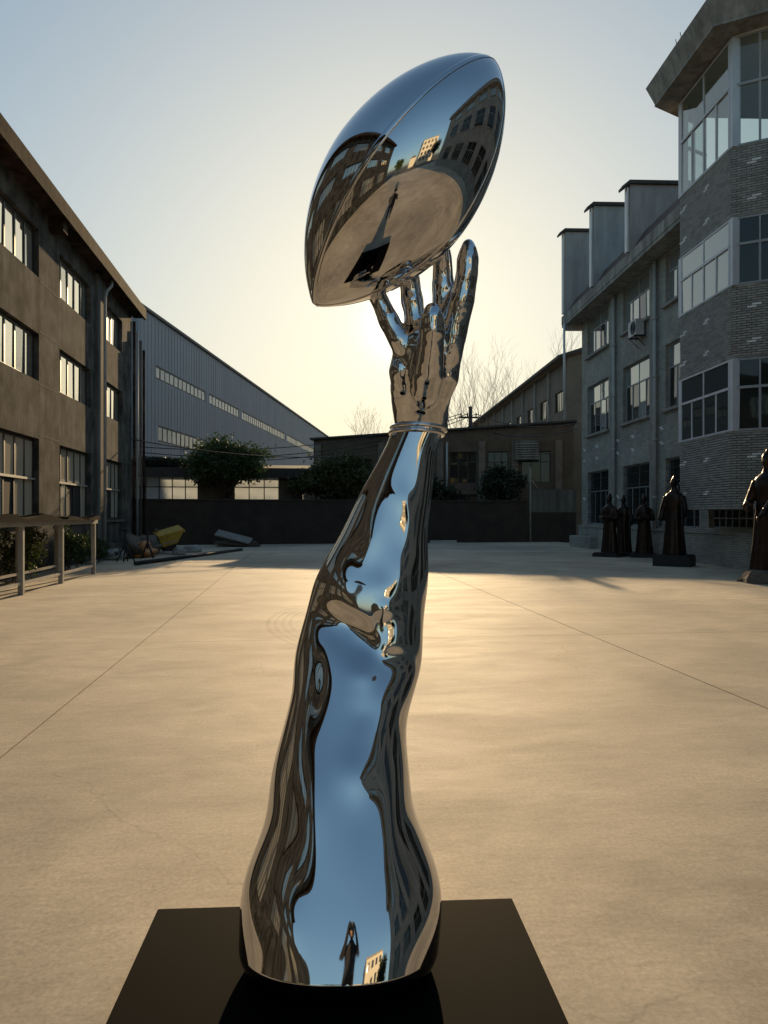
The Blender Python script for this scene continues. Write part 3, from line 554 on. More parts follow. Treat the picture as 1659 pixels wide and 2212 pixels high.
# blue-grey sheet metal warehouse, local x runs away along its wall, wall faces local -y
wa = math.atan2(.98338, .18155); WH = thing('sheet_warehouse', 'blue grey sheet metal warehouse with long strip windows beyond the workshop', 'warehouse', (-9.5, 47.3, 0), wa)
WL = 86.; f_ = MB(); strips = [(2.8, 13.2, 10.25, 11.1), (14.2, 23.2, 10.25, 11.1), (24.2, 44., 10.25, 11.1), (44.8, 64.5, 10.25, 11.1), (3.2, 13.0, 6.3, 7.34), (14., 26., 6.3, 7.34)]
wall_mesh(f_, 0, WL, -.03, 14.1, strips, .12); f_.v = [(x, -y, z) for x, y, z in f_.v]; f_.f = [q[::-1] for q in f_.f]
f_.add([(0, 0, -.03), (0, 24, -.03), (0, 24, 14.1), (0, 0, 14.1)], [(0, 1, 2, 3)]); f_.add([(WL, 0, -.03), (WL, 24, -.03), (WL, 24, 14.1), (WL, 0, 14.1)], [(3, 2, 1, 0)]); f_.build('wall', MT['steel'], WH)
rb_ = MB(); x = .3
while x < WL:
    segs = [(0, 14.05)]
    for a, b, c, d in strips:
        if a-.05 < x < b+.05:
            ns = []
            for s0, s1 in segs:
                if s0 < c and d < s1: ns += [(s0, c-.02), (d+.02, s1)]
                else: ns.append((s0, s1))
            segs = ns
    for s0, s1 in segs: rb_.add([(x-.06, -.001, s0), (x-.025, -.022, s0), (x+.025, -.022, s0), (x+.06, -.001, s0), (x-.06, -.001, s1), (x-.025, -.022, s1), (x+.025, -.022, s1), (x+.06, -.001, s1)], [(0, 1, 5, 4), (1, 2, 6, 5), (2, 3, 7, 6)])
    x += .6
kind(rb_.build('sheet_rib', MT['steel'], WH), 'stuff')
MB().box(-.2, WL+.2, -.15, 24, 14.12, 14.3).build('roof', MT['steeltrim'], WH)
for a, b, c, d in strips:
    n = int((b-a)/.82); window(WH, a+.003, b-.003, c+.003, d-.003, .05, [(1, [1]*n, ['p']*n)], MT['steeltrim'], dict(p=MT['sheetglass']), .10, .06, tilt=.02)

GW = thing('gabled_warehouse', 'tan rendered warehouse with thin roof edge rising behind the rear building', 'warehouse', (18.1, 50.4, 0), math.atan2(.99724, .07428))
f_ = MB(); gh = [(1+4.4*i, 3.2+4.4*i, 8.85, 10.25) for i in range(10)]; wall_mesh(f_, 0, 45, -.03, 12.2, gh, .2); f_.build('wall', MT['gable'], GW)
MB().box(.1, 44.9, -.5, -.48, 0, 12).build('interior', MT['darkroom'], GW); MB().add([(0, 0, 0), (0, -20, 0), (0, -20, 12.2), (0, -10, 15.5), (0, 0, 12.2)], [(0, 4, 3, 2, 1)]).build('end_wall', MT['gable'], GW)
MB().add([(-.4, .7, 12.15), (45.4, .7, 12.15), (45.4, -10, 15.55), (-.4, -10, 15.55), (-.4, .7, 12.35), (45.4, .7, 12.35), (45.4, -10, 15.8), (-.4, -10, 15.8)], [(0, 1, 2, 3), (7, 6, 5, 4), (0, 4, 5, 1), (1, 5, 6, 2), (3, 7, 4, 0)]).build('roof', MT['capdark'], GW)
for i, (a, b, c, d) in enumerate(gh): window(GW, a+.003, b-.003, c+.003, d-.003, -.12, [(1, [1, 1, 1], ['d']*3)], MT['darkframe'], GR, .06)
for i in range(11): MB().box(.1+4.4*i, .5+4.4*i, 0, .14, -.03, 12.1).build('pilaster', MT['eaves'], GW)

# pole, wires, post
pole = thing('utility_pole', 'dark utility pole with crossarm and insulators behind the low roofs', 'utility pole', (11.7, 51.6, 0))
MB().tube([(0, 0, 0), (0, 0, 9.0)], [.16, .12], 8).build('pole_shaft', MT['bark'], pole, True); MB().box(-.75, .55, -.05, .05, 8.2, 8.32).build('crossarm', MT['ironblack'], pole)
for x in (-.65, -.2, .4): MB().tube([(x, 0, 8.323), (x, 0, 8.45), (x, 0, 8.57)], [.03, .06, .035], 8).build('insulator', MT['ironblack'], pole)
WIRE_LABELS = ['topmost overhead wire crossing in front of the blue warehouse', 'second overhead wire down across the blue warehouse', 'overhead wire just above the shed creeper and round tree', 'lowest overhead wire, fixed to the brown workshop corner', 'upper short wire between the pole and the grey brick block', 'lower short wire between the pole and the grey brick block']
wires = [((11.05, 51.6, 8.5), (-9.0, 44.0, 5.4), 1.0), ((11.5, 51.6, 8.5), (-9.2, 44.3, 5.15), 1.3), ((12.1, 51.6, 8.5), (-9.2, 44.5, 4.95), 1.4), ((11.4, 51.6, 7.2), (-7.3, 34.3, 4.9), 1.2), ((12.1, 51.5, 8.5), (14.3, 37.9, 6.3), .5), ((11.5, 51.5, 7.8), (14.2, 38.0, 6.0), .6)]
for (a, b, sag) in wires:
    pts = [tuple(a[i]+(b[i]-a[i])*t-(sag*4*t*(1-t) if i == 2 else 0) for i in range(3)) for t in [k/24 for k in range(25)]]
    lab = WIRE_LABELS[wires.index((a, b, sag))]
    tag(MB().tube(pts, .026, 5).build('overhead_wire', MT['wire']), lab, 'wire', 'overhead wires from the pole')
ps = thing('steel_post', 'pale steel post with diagonal brace standing before the dark boundary wall', 'post', (13.45, 43.6, 0))
MB().tube([(0, 0, 0), (0, 0, 4.35)], .05, 8).build('post_shaft', MT['eaves'], ps, True); MB().tube([(0, 0, 3.7), (.55, 0, 3.0)], .035, 6).build('brace', MT['eaves'], ps, True)
tag(MB().box(-.75, .75, -.12, .12, 0, .16).build('concrete_beam', MT['pipe'], None, False, (8.1, 42.6, .0)), 'pale concrete beam lying at the foot of the boundary wall', 'beam')

# ------------------------------------------------------------------ trees and shrubs
def tree(name, label, cat, loc, crown_c, crown_r, n, size, lm, trunk_h, seed, clumps=45, group=None, limbs=5, tr=.12):
    t = thing(name, label, cat, loc, 0, group); rg = random.Random(seed); tk = MB()
    tk.tube([(0, 0, -.05), (.03, .02, trunk_h*.5), (0, 0, trunk_h)], [tr, tr*.85, tr*.75], 8)
    for k in range(limbs):
        a = 2*math.pi*k/limbs+rg.random(); rx, rz = crown_r[0], crown_r[2]
        e = (math.cos(a)*rx*.7, math.sin(a)*crown_r[1]*.7, crown_c[2]+rz*rg.uniform(-.1, .5)); mid = (e[0]*.45, e[1]*.45, (trunk_h+e[2])/2+.1)
        tk.tube([(0, 0, trunk_h-.1), mid, e], [tr*.6, tr*.4, tr*.12], 6)
    tk.build('trunk', MT['bark'], t, True)
    leaves(MB(), n, crown_c, crown_r, size, .35, seed=seed, clumps=clumps).build('crown', lm, t)
    return t
tree('round_tree', 'round topped dark green tree growing before the translucent shed panes', 'tree', (-3.95, 43.3, 0), (0, 0, 4.5), (2.65, 2.2, 1.4), 15000, .10, MT['leaf'], 2.6, 5, 70, limbs=7)
tree('broad_shrub_tree', 'wide dark bushy tree behind the wall beside the wrist of the sculpture', 'tree', (2.2, 44.2, 0), (0, 0, 3.6), (2.7, 1.6, 1.55), 9000, .11, MT['leaf2'], 1.7, 6, 60)
tree('small_leafy_tree', 'small dark leafy tree against the rear block piers', 'tree', (12.0, 45.2, 0), (0, 0, 3.4), (1.6, 1.2, 1.35), 5000, .10, MT['leaf3'], 1.6, 8, 40)
tree('low_dark_shrub', 'low dark shrub at the boundary wall right of the chrome forearm', 'shrub', (7.6, 44.9, 0), (0, 0, 2.9), (1.8, 1.0, 1.2), 4500, .10, MT['leaf3'], 1.2, 9, 40)
ivy = leaves(leaves(MB(), 2600, (-8.0, 45.3, 4.55), (1.9, .6, .38), .09, .2, seed=21), 1200, (-5.2, 45.3, 4.45), (1.4, .5, .25), .09, .2, seed=22)
tag(ivy.build('roof_creeper', MT['leaf3']), 'dark creeper spilling over the shed roof edge beside the workshop corner', 'creeper')
for i, (x, y, hgt, s, lab) in enumerate([(-6.6, 19.4, 1.5, 31, 'dark leafy shrub under the steel rack, nearer the camera of the two'), (-6.55, 23.2, 1.35, 32, 'dark leafy shrub seen between the far legs of the steel rack'), (-6.7, 26.6, .9, 33, 'scrubby plant at the foot of the grey pilaster')]):
    t = thing('wall_shrub', lab, 'shrub', (x, y, 0), 0, 'shrubs along the workshop wall'); leaves(MB(), 2600, (0, 0, hgt*.55), (.45, 1.3, hgt*.5), .05, .2, seed=s, clumps=30).build('foliage', MT['leaf'], t)
    q = MB(); rg = random.Random(s)
    for k in range(9): q.tube([(rg.uniform(-.1, .1), rg.uniform(-.6, .6), 0), (rg.uniform(-.3, .3), rg.uniform(-.9, .9), hgt*rg.uniform(.6, 1))], [.015, .004], 5)
    q.build('stem', MT['bark'], t)

def bare_tree(label, loc, hgt, seed):
    t = thing('bare_tree', label, 'tree', loc, 0, 'bare winter trees on the horizon'); rg = random.Random(seed); tk, tw = MB(), MB()
    def grow(p, d, L, r, lev):
        pts = [p]; 
        for k in range(3):
            d = (d+Vector((rg.gauss(0, .10), rg.gauss(0, .10), .05))).normalized(); p = p+d*L/3; pts.append(p)
        (tk if lev < 2 else tw).tube(pts, [r, r*.85, r*.7, r*.55], 5 if lev < 2 else 3, False)
        if lev < 5:
            for k in range(3 if lev else 5):
                a = rg.uniform(0, 6.28); s = rg.uniform(.32, .62); nd = (d+Vector((math.cos(a)*s, math.sin(a)*s, .12))).normalized()
                grow(pts[-1] if k < 2 else pts[rg.choice((1, 2))], nd, L*rg.uniform(.55, .8), max(r*.5, .007), lev+1)
    grow(Vector((0, 0, 0)), Vector((0, 0, 1)), hgt*.30, hgt*.0065, 0)
    tk.build('trunk', MT['barehazed'], t, True); tw.build('twigs', MT['barehazed'], t); return t
bare_tree('bare winter tree standing tallest beyond the tan warehouse roof', (19.3, 79, 0), 24.5, 3)
bare_tree('bare winter tree next to the tallest one above the sloping roof edge', (23., 80, 0), 25.5, 4)
bare_tree('bare winter tree half hidden by the sloping roof near the brick block', (26.5, 82, 0), 26.5, 5)
bare_tree('bare winter tree twigs showing just beside the sculpture wrist', (8.0, 82, 0), 17, 6)
bare_tree('bare winter tree rising lowest, nearest the utility pole insulators', (15.6, 84, 0), 21, 9)
bare_tree('bare winter tree standing between the two tallest ones above the roof edge', (21.2, 86, 0), 25.5, 11)

# ------------------------------------------------------------------ yard objects
rk = thing('steel_rack', 'waist high welded steel frame rack with dark sheeting on top by the workshop', 'rack', (-5.5, 12.2, 0))
for yy in (.6, 3.85, 6.45, 9.3):
    for xx in (0, -.95): MB().box(xx-.05, xx+.05, yy-.05, yy+.05, 0, 1.36).build('leg', MT['rail'], rk)
for xx in (0, -.95):
    MB().box(xx-.04, xx+.04, .3, 9.6, 1.363, 1.46).build('top_rail', MT['rail'], rk)
    for y0, y1 in ((.66, 3.79), (3.91, 6.39), (6.51, 9.24)): MB().box(xx-.025, xx+.025, y0, y1, .20, .26).build('lower_rail', MT['rail'], rk)
for yy in (.6, 3.85, 6.45, 9.3): MB().box(-.90, -.05, yy-.03, yy+.03, 1.37, 1.43).build('cross_rail', MT['rail'], rk)
sheet = MB(); rg = random.Random(2); nx, ny = 6, 40; vs = []
for j in range(ny+1):
    for i in range(nx+1): vs.append((-1.1+1.25*i/nx, .2+9.2*j/ny, 1.50+.05*math.sin(j*.7+i)+.04*rg.random()+(.05 if 8 < j < 26 else 0)))
fs = [(j*(nx+1)+i, j*(nx+1)+i+1, (j+1)*(nx+1)+i+1, (j+1)*(nx+1)+i) for j in range(ny) for i in range(nx)]
k = len(vs); vs2 = vs+[(x, y, 1.465) for x, y, z in vs]; fs2 = fs+[tuple(q+k for q in f[::-1]) for f in fs]
ed = [j*(nx+1) for j in range(ny+1)], [j*(nx+1)+nx for j in range(ny+1)], list(range(nx+1)), [ny*(nx+1)+i for i in range(nx+1)]
for e in ed: fs2 += [(e[i], e[i+1], e[i+1]+k, e[i]+k) for i in range(len(e)-1)]
tag(sheet.add(vs2, fs2).build('dark_sheeting', MT['tablecover'], None, False, (-5.5, 12.2, 0)), 'dark crumpled sheeting lying along the top of the steel rack', 'sheeting')

def stand(loc, hgt, label):
    t = thing('trestle_stand', label, 'stand', loc, random.uniform(0, 1), 'black trestle stands by the scrap pile')
    MB().tube([(0, 0, .35), (0, 0, hgt)], .035, 6).build('post_shaft', MT['ironblack'], t, True)
    for k in range(4):
        a = math.pi/4+k*math.pi/2; MB().tube([(0, 0, .62), (.30*math.cos(a), .30*math.sin(a), 0)], .022, 6).build('leg', MT['ironblack'], t, True)
    MB().box(-.03, .03, -.16, .16, hgt, hgt+.04).build('head', MT['ironblack'], t)
stand((-5.85, 27.0, 0), 1.05, 'black iron trestle stand in front of the orange scrap, nearer the rack'); stand((-5.5, 29.0, 0), .95, 'black iron trestle stand in front of the yellow hopper')
hp = thing('yellow_hopper', 'yellow tipping hopper tilted on the scrap pile by the workshop corner', 'hopper', (-5.35, 32.6, .40), R(25)); hp.scale = (.62, .62, .72); 
hb_ = MB(); hb_.prism([(-.5, -.4), (.5, -.4), (.5, .4), (-.5, .4)], 0, .75, [(-.75, -.62), (1.05, -.62), (1.05, .62), (-.75, .62)]); hb_.f.pop(1); hb_.prism([(-.44, -.34), (.44, -.34), (.44, .34), (-.44, .34)], .05, .751, [(-.70, -.57), (1.0, -.57), (1.0, .57), (-.70, .57)]); hb_.f = hb_.f
o = hb_.build('bucket', MT['yellow'], hp); o.rotation_euler = (R(12), R(-14), 0); MB().tube([(.95, -.66, .62), (1.06, -.66, .66), (1.06, .66, .66), (.95, .66, .62)], .03, 6).build('rim', MT['yellow'], hp).rotation_euler = (R(12), R(-14), 0)
MB().box(-.35, .45, -.3, .3, -.42, .04).build('skid_frame', MT['ironblack'], hp)
def lump(name, label, cat, loc, r_, m, seed, group=None):
    rg = np.random.default_rng(seed); b = MB().ball((0, 0, r_[2]*.55), r_, 40, 24); V = np.array(b.v); n = V/np.array(r_)
    d = sum(np.sin(n@(rg.normal(size=3)*f_)+rg.random()*6)[:, None]*a_ for f_, a_ in ((3, .16), (5, .12), (9, .06), (16, .03)))
    V = V*(1+d*np.array([1, 1, .7])); V[:, 2] = np.maximum(V[:, 2], 0); b.v = [tuple(q) for q in V]
    return tag(b.build(name, m, None, True, loc), label, cat, group)
lump('orange_tarpaulin', 'orange brown tarpaulin bundle behind the black stands', 'tarpaulin', (-5.9, 30.2, 0), (.5, 1.0, .34), MT['orange'], 4)
lump('pale_sack', 'pale grey sack slumped in front of the yellow hopper', 'sack', (-4.75, 31.6, 0), (.30, .35, .17), MT['sack'], 5, 'pale sacks on the scrap pile')
lump('pale_sack', 'pale grey sack lying against the workshop wall behind the first stand', 'sack', (-6.5, 28.4, 0), (.35, .6, .24), MT['sack'], 6, 'pale sacks on the scrap pile')
lump('pale_sack', 'pale grey sack at the far end of the scrap pile', 'sack', (-4.5, 33.6, 0), (.32, .38, .2), MT['sack'], 7, 'pale sacks on the scrap pile')
lump('rubble_heap', 'dark heap of rubble and brush along the workshop foot', 'heap', (-6.3, 31.6, 0), (.7, 3.2, .5), MT['dirt'], 8)
tag(MB().tube([(-5.1, 24.9, .07), (-2.5, 34.6, .07)], .065, 10).build('steel_pipe', MT['ironblack'], None, True), 'long dark steel pipe lying on the concrete by the scrap pile', 'pipe')
rg = random.Random(12)
for (x, y, z, ln, a_, tl, lab) in [(-6.2, 29.9, .32, 2.2, 70, 12, 'weathered plank lying across the rubble behind the black stands'), (-5.6, 31.2, .36, 1.7, 20, -14, 'short weathered plank leaning on the orange tarpaulin bundle'), (-6.0, 33.6, .55, 2.4, 100, 22, 'long weathered plank rising behind the yellow hopper'), (-4.9, 30.4, .10, 1.5, 55, 3, 'weathered plank flat on the concrete near the dark steel pipe')]:
    q = MB().box(-ln/2, ln/2, -.07, .07, -.02, .02).build('scrap_plank', MT['timber'], None, False, (x, y, z)); q.rotation_euler = (R(rg.uniform(-8, 8)), R(tl), R(a_)); tag(q, lab, 'plank', 'planks on the scrap pile')
bd = MB().box(-.9, .9, -.3, .3, -.03, .03).build('grey_board', MT['board'], None, False, (-3.2, 38.9, .5)); bd.rotation_euler = (R(25), R(14), R(-10)); tag(bd, 'weathered grey board propped on rubble before the boundary wall', 'board')
lump('brown_rubble', 'reddish brown rubble heap under the propped grey board', 'heap', (-3.0, 39.3, 0), (1.1, .5, .22), MT['rock'], 9)

# ------------------------------------------------------------------ bronze figures waiting along the brick block
def figure(loc, rz, hgt, label, pose, base, seed):
    t = thing('bronze_statue', label, 'statue', loc, rz, 'dark bronze statues along the brick block'); b0 = base; H = hgt-b0; mb = MB(); k = H/1.95
    def ring(z, rx, ry, cx=0, cy=0, fold=0):
        return [(cx+(rx*(1+fold*math.sin(9*a+seed)))*math.cos(a), cy+(ry*(1+fold*math.sin(9*a+seed)))*math.sin(a), b0+z*k) for a in [2*math.pi*i/36 for i in range(36)]]
    mb.loft([ring(0, .33*k, .27*k, fold=.07), ring(.12, .31*k, .25*k, fold=.08), ring(.5, .27*k, .21*k, fold=.07), ring(.85, .24*k, .19*k, fold=.05), ring(1.1, .21*k, .16*k, fold=.03), ring(1.35, .25*k, .17*k), ring(1.5, .23*k, .14*k), ring(1.58, .10*k, .09*k), ring(1.66, .075*k, .08*k)])
    hc = b0+1.78*k; mb.ball((0, .015*k, hc), (.098*k, .115*k, .14*k), 14, 10); mb.ball((0, .125*k, hc-.02*k), (.022*k, .03*k, .035*k), 8, 6); mb.ball((0, -.02*k, hc+.13*k), (.055*k, .055*k, .06*k), 10, 6)
    for sx in (-1, 1): mb.ball((sx*.10*k, .01*k, hc-.01*k), (.018*k, .03*k, .045*k), 8, 6)
    def arm(sx, el, ha, sleeve=True):
        s_ = Vector((sx*.22*k, 0, b0+1.44*k)); e = Vector(el)*k+Vector((0, 0, b0)); h_ = Vector(ha)*k+Vector((0, 0, b0))
        mb.tube([s_, e, e.lerp(h_, .8)], [.085*k, .085*k, .10*k if sleeve else .05*k], 10); mb.tube([e.lerp(h_, .7), h_], [.04*k, .035*k], 8); mb.ball(h_+(h_-e).normalized()*.05*k, (.045*k, .03*k, .06*k), 8, 6)
    if pose == 'fold': arm(-1, (-.33, .08, 1.12), (-.04, .25, 1.18)); arm(1, (.33, .08, 1.12), (.05, .26, 1.16))
    elif pose == 'reach': arm(-1, (-.30, .26, 1.16), (-.22, .60, .86), False); arm(1, (.34, .06, 1.1), (.22, .28, 1.0))
    elif pose == 'staff': arm(-1, (-.34, .1, 1.12), (-.3, .28, .95)); arm(1, (.33, .0, 1.1), (.36, .08, .8))
    fm = fused(mb, .028, 3, MT['bronze'], 'robed_body'); link('robed_body', fm, t)
    if pose == 'staff': MB().tube([(-.30*k, .32*k, b0), (-.28*k, .30*k, b0+1.25*k)], .03*k, 8).build('staff', MT['bronze'], t, True)
    if pose == 'reach':
        rg = np.random.default_rng(seed); q = MB().loft([[(r0*math.cos(a)*(1+.12*math.sin(5*a+j)), r0*.85*math.sin(a)*(1+.1*math.cos(4*a)), z) for a in [2*math.pi*i/14 for i in range(14)]] for j, (r0, z) in enumerate(((.78, 0), (.76, .1), (.66, b0-.03), (.55, b0+.04)))])
        q.build('rock_base', MT['rock'], t)
    else: MB().box(-.5*k, .5*k, -.42*k, .42*k, 0, b0-.02).box(-.46*k, .46*k, -.38*k, .38*k, b0-.019, b0+.02).build('base', MT['ironblack'], t)
    t.scale = (.86, .86, 1)
    return t
figure((11.0, 17.0, 0), R(115), 3.15, 'largest dark bronze statue with arm reaching out, standing on a brown rock', 'reach', .27, 1)
figure((11.72, 22.95, 0), R(140), 2.82, 'tall robed bronze statue on a square stepped base before the white bay', 'staff', .34, 2)
figure((11.85, 28.3, 0), R(130), 2.42, 'outermost small robed bronze statue of the trio on the dark slab', 'fold', .14, 3)
figure((12.6, 28.75, 0), R(150), 2.36, 'middle robed bronze statue of the trio, nearest the first downpipe', 'staff', .14, 4)
figure((12.95, 27.7, 0), R(160), 2.38, 'broad robed bronze statue of the trio, closest to the brick wall', 'fold', .14, 5)

# ------------------------------------------------------------------ the chrome sculpture on its black plinth
PH = .12
L0, D0 = -.1432, 2.57
cf = Vector((math.sin(YAW), math.cos(YAW), 0)); cr_ = Vector((math.cos(YAW), -math.sin(YAW), 0)); base = cf*D0+cr_*L0
pb = cf*2.93+cr_*(-.178)
plm = thing('black_plinth', 'wide low matt black plinth under the chrome arm', 'plinth', (pb.x, pb.y, 0), -R(2.9))
MB().box(-.674, .674, -1.42, 0, .02, PH-.005).prism([(-.674, -1.42), (.674, -1.42), (.674, 0), (-.674, 0)], PH-.005, PH, [(-.669, -1.415), (.669, -1.415), (.669, -.005), (-.669, -.005)]).build('top_board', MT['black'], plm); MB().box(-.63, .63, -1.38, -.04, -.0, .0195).build('skirt', MT['black'], plm)
SCU = thing('chrome_sculpture', 'mirror polished steel arm holding a football aloft', 'sculpture', (base.x, base.y, 0), -YAW)
ROWS = np.array([(0.175,-0.005,0.329,-0.027,0.289),(0.243,-0.001,0.333,-0.015,0.284),(0.311,0.002,0.335,0.011,0.276),(0.371,0.001,0.328,0.036,0.268),(0.43,-0.001,0.309,0.061,0.259),(0.518,-0.003,0.276,0.098,0.247),(0.574,-0.008,0.256,0.122,0.239),(0.651,-0.011,0.244,0.155,0.228),(0.715,-0.01,0.237,0.182,0.219),(0.778,-0.006,0.23,0.209,0.21),(0.858,0.005,0.224,0.243,0.199),(0.958,0.033,0.224,0.28,0.184),(1.027,0.044,0.234,0.305,0.173),(1.093,0.05,0.238,0.329,0.163),(1.174,0.062,0.233,0.352,0.152),(1.275,0.081,0.221,0.36,0.141),(1.359,0.097,0.213,0.368,0.131),(1.446,0.121,0.192,0.377,0.122),(1.545,0.149,0.166,0.386,0.111),(1.621,0.172,0.149,0.393,0.103),(1.666,0.185,0.139,0.397,0.098),(1.763,0.216,0.12,0.403,0.089),(1.799,0.227,0.115,0.406,0.085),(1.862,0.247,0.101,0.41,0.079),(1.921,0.276,0.101,0.411,0.074),(1.971,0.285,0.103,0.407,0.071)])
NZ, NA = 320, 160
zz = np.linspace(.21, 1.94, NZ); tab = np.stack([np.interp(zz, ROWS[:, 0], ROWS[:, c]) for c in range(1, 5)], 1)
def gsm(a, s):
    k = np.exp(-.5*(np.arange(-4*s, 4*s+1)/s)**2); k /= k.sum(); p = np.pad(a, ((4*s, 4*s), (0, 0)), mode='reflect', reflect_type='odd'); return np.stack([np.convolve(p[:, c], k, 'valid') for c in range(a.shape[1])], 1)
tab = gsm(tab, 6); tab[:, 2:] = gsm(tab[:, 2:], 14)
th = np.linspace(0, 2*np.pi, NA, endpoint=False); ca, sa = np.cos(th), np.sin(th)
e_ = 2/2.4; CA = np.sign(ca)*np.abs(ca)**e_; SA = np.sign(sa)*np.abs(sa)**e_
X = tab[:, 0:1]+tab[:, 1:2]*CA; Yy = tab[:, 2:3]+tab[:, 3:4]*SA; Z = np.repeat(zz[:, None], NA, 1)
front = np.clip(-sa, 0, 1)[None, :]
tcr = (1.227-.59*(X+.09))-Z                                              # distance below the fold at the elbow
notch = .032*np.exp(-(tcr/np.where(tcr < 0, .078, .085))**2)
Yy += (front**.8)*notch
sgn = Z*0
Yy += front*(.012*np.exp(-((Z-1.33)/.06)**2-((X-.14)/.09)**2)*-1)             # swelling above the fold
wob = .0010*np.sin(Z*9+X*7)+.0005*np.sin(Z*17-X*14+1.3)
def swell(x, z, amp, sx_, sz_, tilt=0.):
    dx, dz = X-x, Z-z; u_, v_ = dx*math.cos(tilt)+dz*math.sin(tilt), -dx*math.sin(tilt)+dz*math.cos(tilt); return -amp*np.exp(-(u_/sx_)**2-(v_/sz_)**2)
LUMPS = [(.045, .745, .016, .060, .07, .2), (.075, 1.045, .013, .045, .045, .3), (.07, .91, -.007, .05, .05, 0.), (-.085, .66, .012, .06, .13, -.15), 
         (.14, 1.12, .012, .05, .045, .6), (-.03, 1.36, .010, .05, .08, -.2), (.20, 1.40, .009, .045, .07, .2), (.10, 1.52, .007, .035, .09, -.3), (.21, 1.66, .006, .035, .06, .1), (-.16, .86, .012, .05, .16, 0.), (.19, .62, .014, .05, .12, 0.),
         (.02, 1.20, -.008, .05, .03, -.55), (.15, 1.26, .010, .04, .035, -.5), (-.17, .36, .014, .06, .10, .1), (-.10, 1.02, -.007, .03, .12, -.1), (.06, .62, -.004, .04, .10, 0.)]
for L_ in LUMPS: wob = wob+swell(*L_)
Yy += front*wob; X += np.sign(ca)[None, :]*np.abs(ca)[None, :]*.003*np.sin(Z*19+1)
rings = []
for t in np.linspace(0, 1, 14)[:-1]:                                          # the foot rolls under onto the plinth
    ins = .085*(1-math.sqrt(max(0, 1-(1-t)**2))); z = PH+.001+t*(zz[0]-PH-.001)
    rings.append([(float(X[0, i]-ins*CA[i]), float(Yy[0, i]-ins*SA[i]), z) for i in range(NA)])
rings += [[(X[j, i], Yy[j, i], Z[j, i]) for i in range(NA)] for j in range(NZ)]
MB().loft(rings).build('arm', MT['chrome'], SCU, True)
# two weld rings at the wrist
for zr, gx, rr_ in ((1.914, .0, .009), (1.934, .003, .008)):
    a, bx, cy, by = [float(np.interp(zr, zz, tab[:, c])) for c in range(4)]
    pts = [(a+(bx+gx)*math.cos(t), cy+(by+gx)*math.sin(t), zr-.003*math.cos(t)-.008*math.sin(t)) for t in [2*math.pi*k/72 for k in range(72)]]; rg_ = []
    for i, p in enumerate(pts):
        n_ = Vector((math.cos(2*math.pi*i/72), math.sin(2*math.pi*i/72), 0)); rg_.append([tuple(Vector(p)+rr_*(math.cos(q)*n_+Vector((0, 0, math.sin(q))))) for q in [2*math.pi*k/12 for k in range(12)]])
    rg_.append(rg_[0]); MB().loft(rg_, False).build('wrist_ring', MT['chrome'], SCU, True)
# the hand: palm, thumb in front, four fingers spread below the ball, one skin
def dense(ch, n=8):
    ch = np.array(ch); t = np.linspace(0, len(ch)-1, (len(ch)-1)*n+1); P = [np.interp(t, range(len(ch)), ch[:, c]) for c in range(4)]; P = np.stack(P, 1); return gsm(P, 3) if len(P) > 14 else P
FING = dict(little=[(.25,.335,2.15,.034),(0.21,0.3,2.229,0.038),(0.172,0.31,2.306,0.036),(0.13,0.31,2.398,0.032),(0.097,0.3,2.459,0.029),(0.075,0.28,2.496,0.026)],
 ring=[(0.26,0.31,2.245,0.04),(0.261,0.33,2.337,0.038),(0.247,0.33,2.425,0.038),(0.238,0.32,2.491,0.036),(0.23,0.29,2.542,0.029)],
 thumb=[(0.305,0.27,2.108,0.058),(0.314,0.22,2.217,0.047),(0.318,0.2,2.279,0.043),(0.317,0.195,2.315,0.040),(0.317,0.195,2.33,0.033)],
 middle=[(0.374,0.32,2.265,0.042),(0.366,0.33,2.381,0.04),(0.366,0.33,2.486,0.038),(0.361,0.31,2.558,0.033),(0.354,0.28,2.608,0.029)],
 index=[(.36,.335,2.10,.040),(0.39,0.3,2.2,0.048),(0.409,0.29,2.318,0.048),(0.44,0.27,2.425,0.041),(0.451,0.26,2.507,0.038),(0.453,0.26,2.57,0.035),(0.453,0.26,2.592,0.024)])
hm = MB()
for k, ch in FING.items():
    P = dense(ch); tt = np.linspace(0, 1, len(P)); P[:, 3] *= 1+.10*np.exp(-((tt-.45)/.06)**2)+.08*np.exp(-((tt-.76)/.05)**2)-.03; hm.tube([tuple(p[:3]) for p in P], [float(p[3])+.0045 for p in P], 18); e = P[-1]; hm.ball(e[:3], float(e[3])+.003, 14, 10)
PALM = [(0.29,0.417,1.915,0.104,0.073),(0.29,0.415,1.931,0.104,0.072),(0.287,0.405,1.958,0.103,0.072),(0.283,0.393,1.994,0.107,0.075),(0.283,0.374,2.047,0.116,0.08),(0.29,0.361,2.084,0.126,0.08),(0.296,0.342,2.135,0.129,0.076),(0.304,0.323,2.187,0.129,0.068),(0.315,0.305,2.236,0.119,0.055),(0.318,0.293,2.268,0.102,0.038),(.322,.292,2.30,.088,.034),(.324,.295,2.325,.05,.02)]
PP = np.array(PALM); t = np.linspace(0, len(PP)-1, 40); PP = gsm(np.stack([np.interp(t, range(len(PP)), PP[:, c]) for c in range(5)], 1), 2)
hm.loft([[(c+a*math.cos(q), y+b*math.sin(q), z) for q in [2*math.pi*i/32 for i in range(32)]] for c, y, z, a, b in PP])
hm.tube([(.305, .265, 2.115), (.297, .298, 2.05), (.292, .345, 2.0)], [.058, .052, .026], 18)          # thumb root running down the palm
hm.tube([(.208, .318, 2.205), (.205, .322, 2.14), (.215, .335, 2.075), (.245, .37, 2.02)], [.034, .046, .042, .015], 18)       # heel pads either side of it
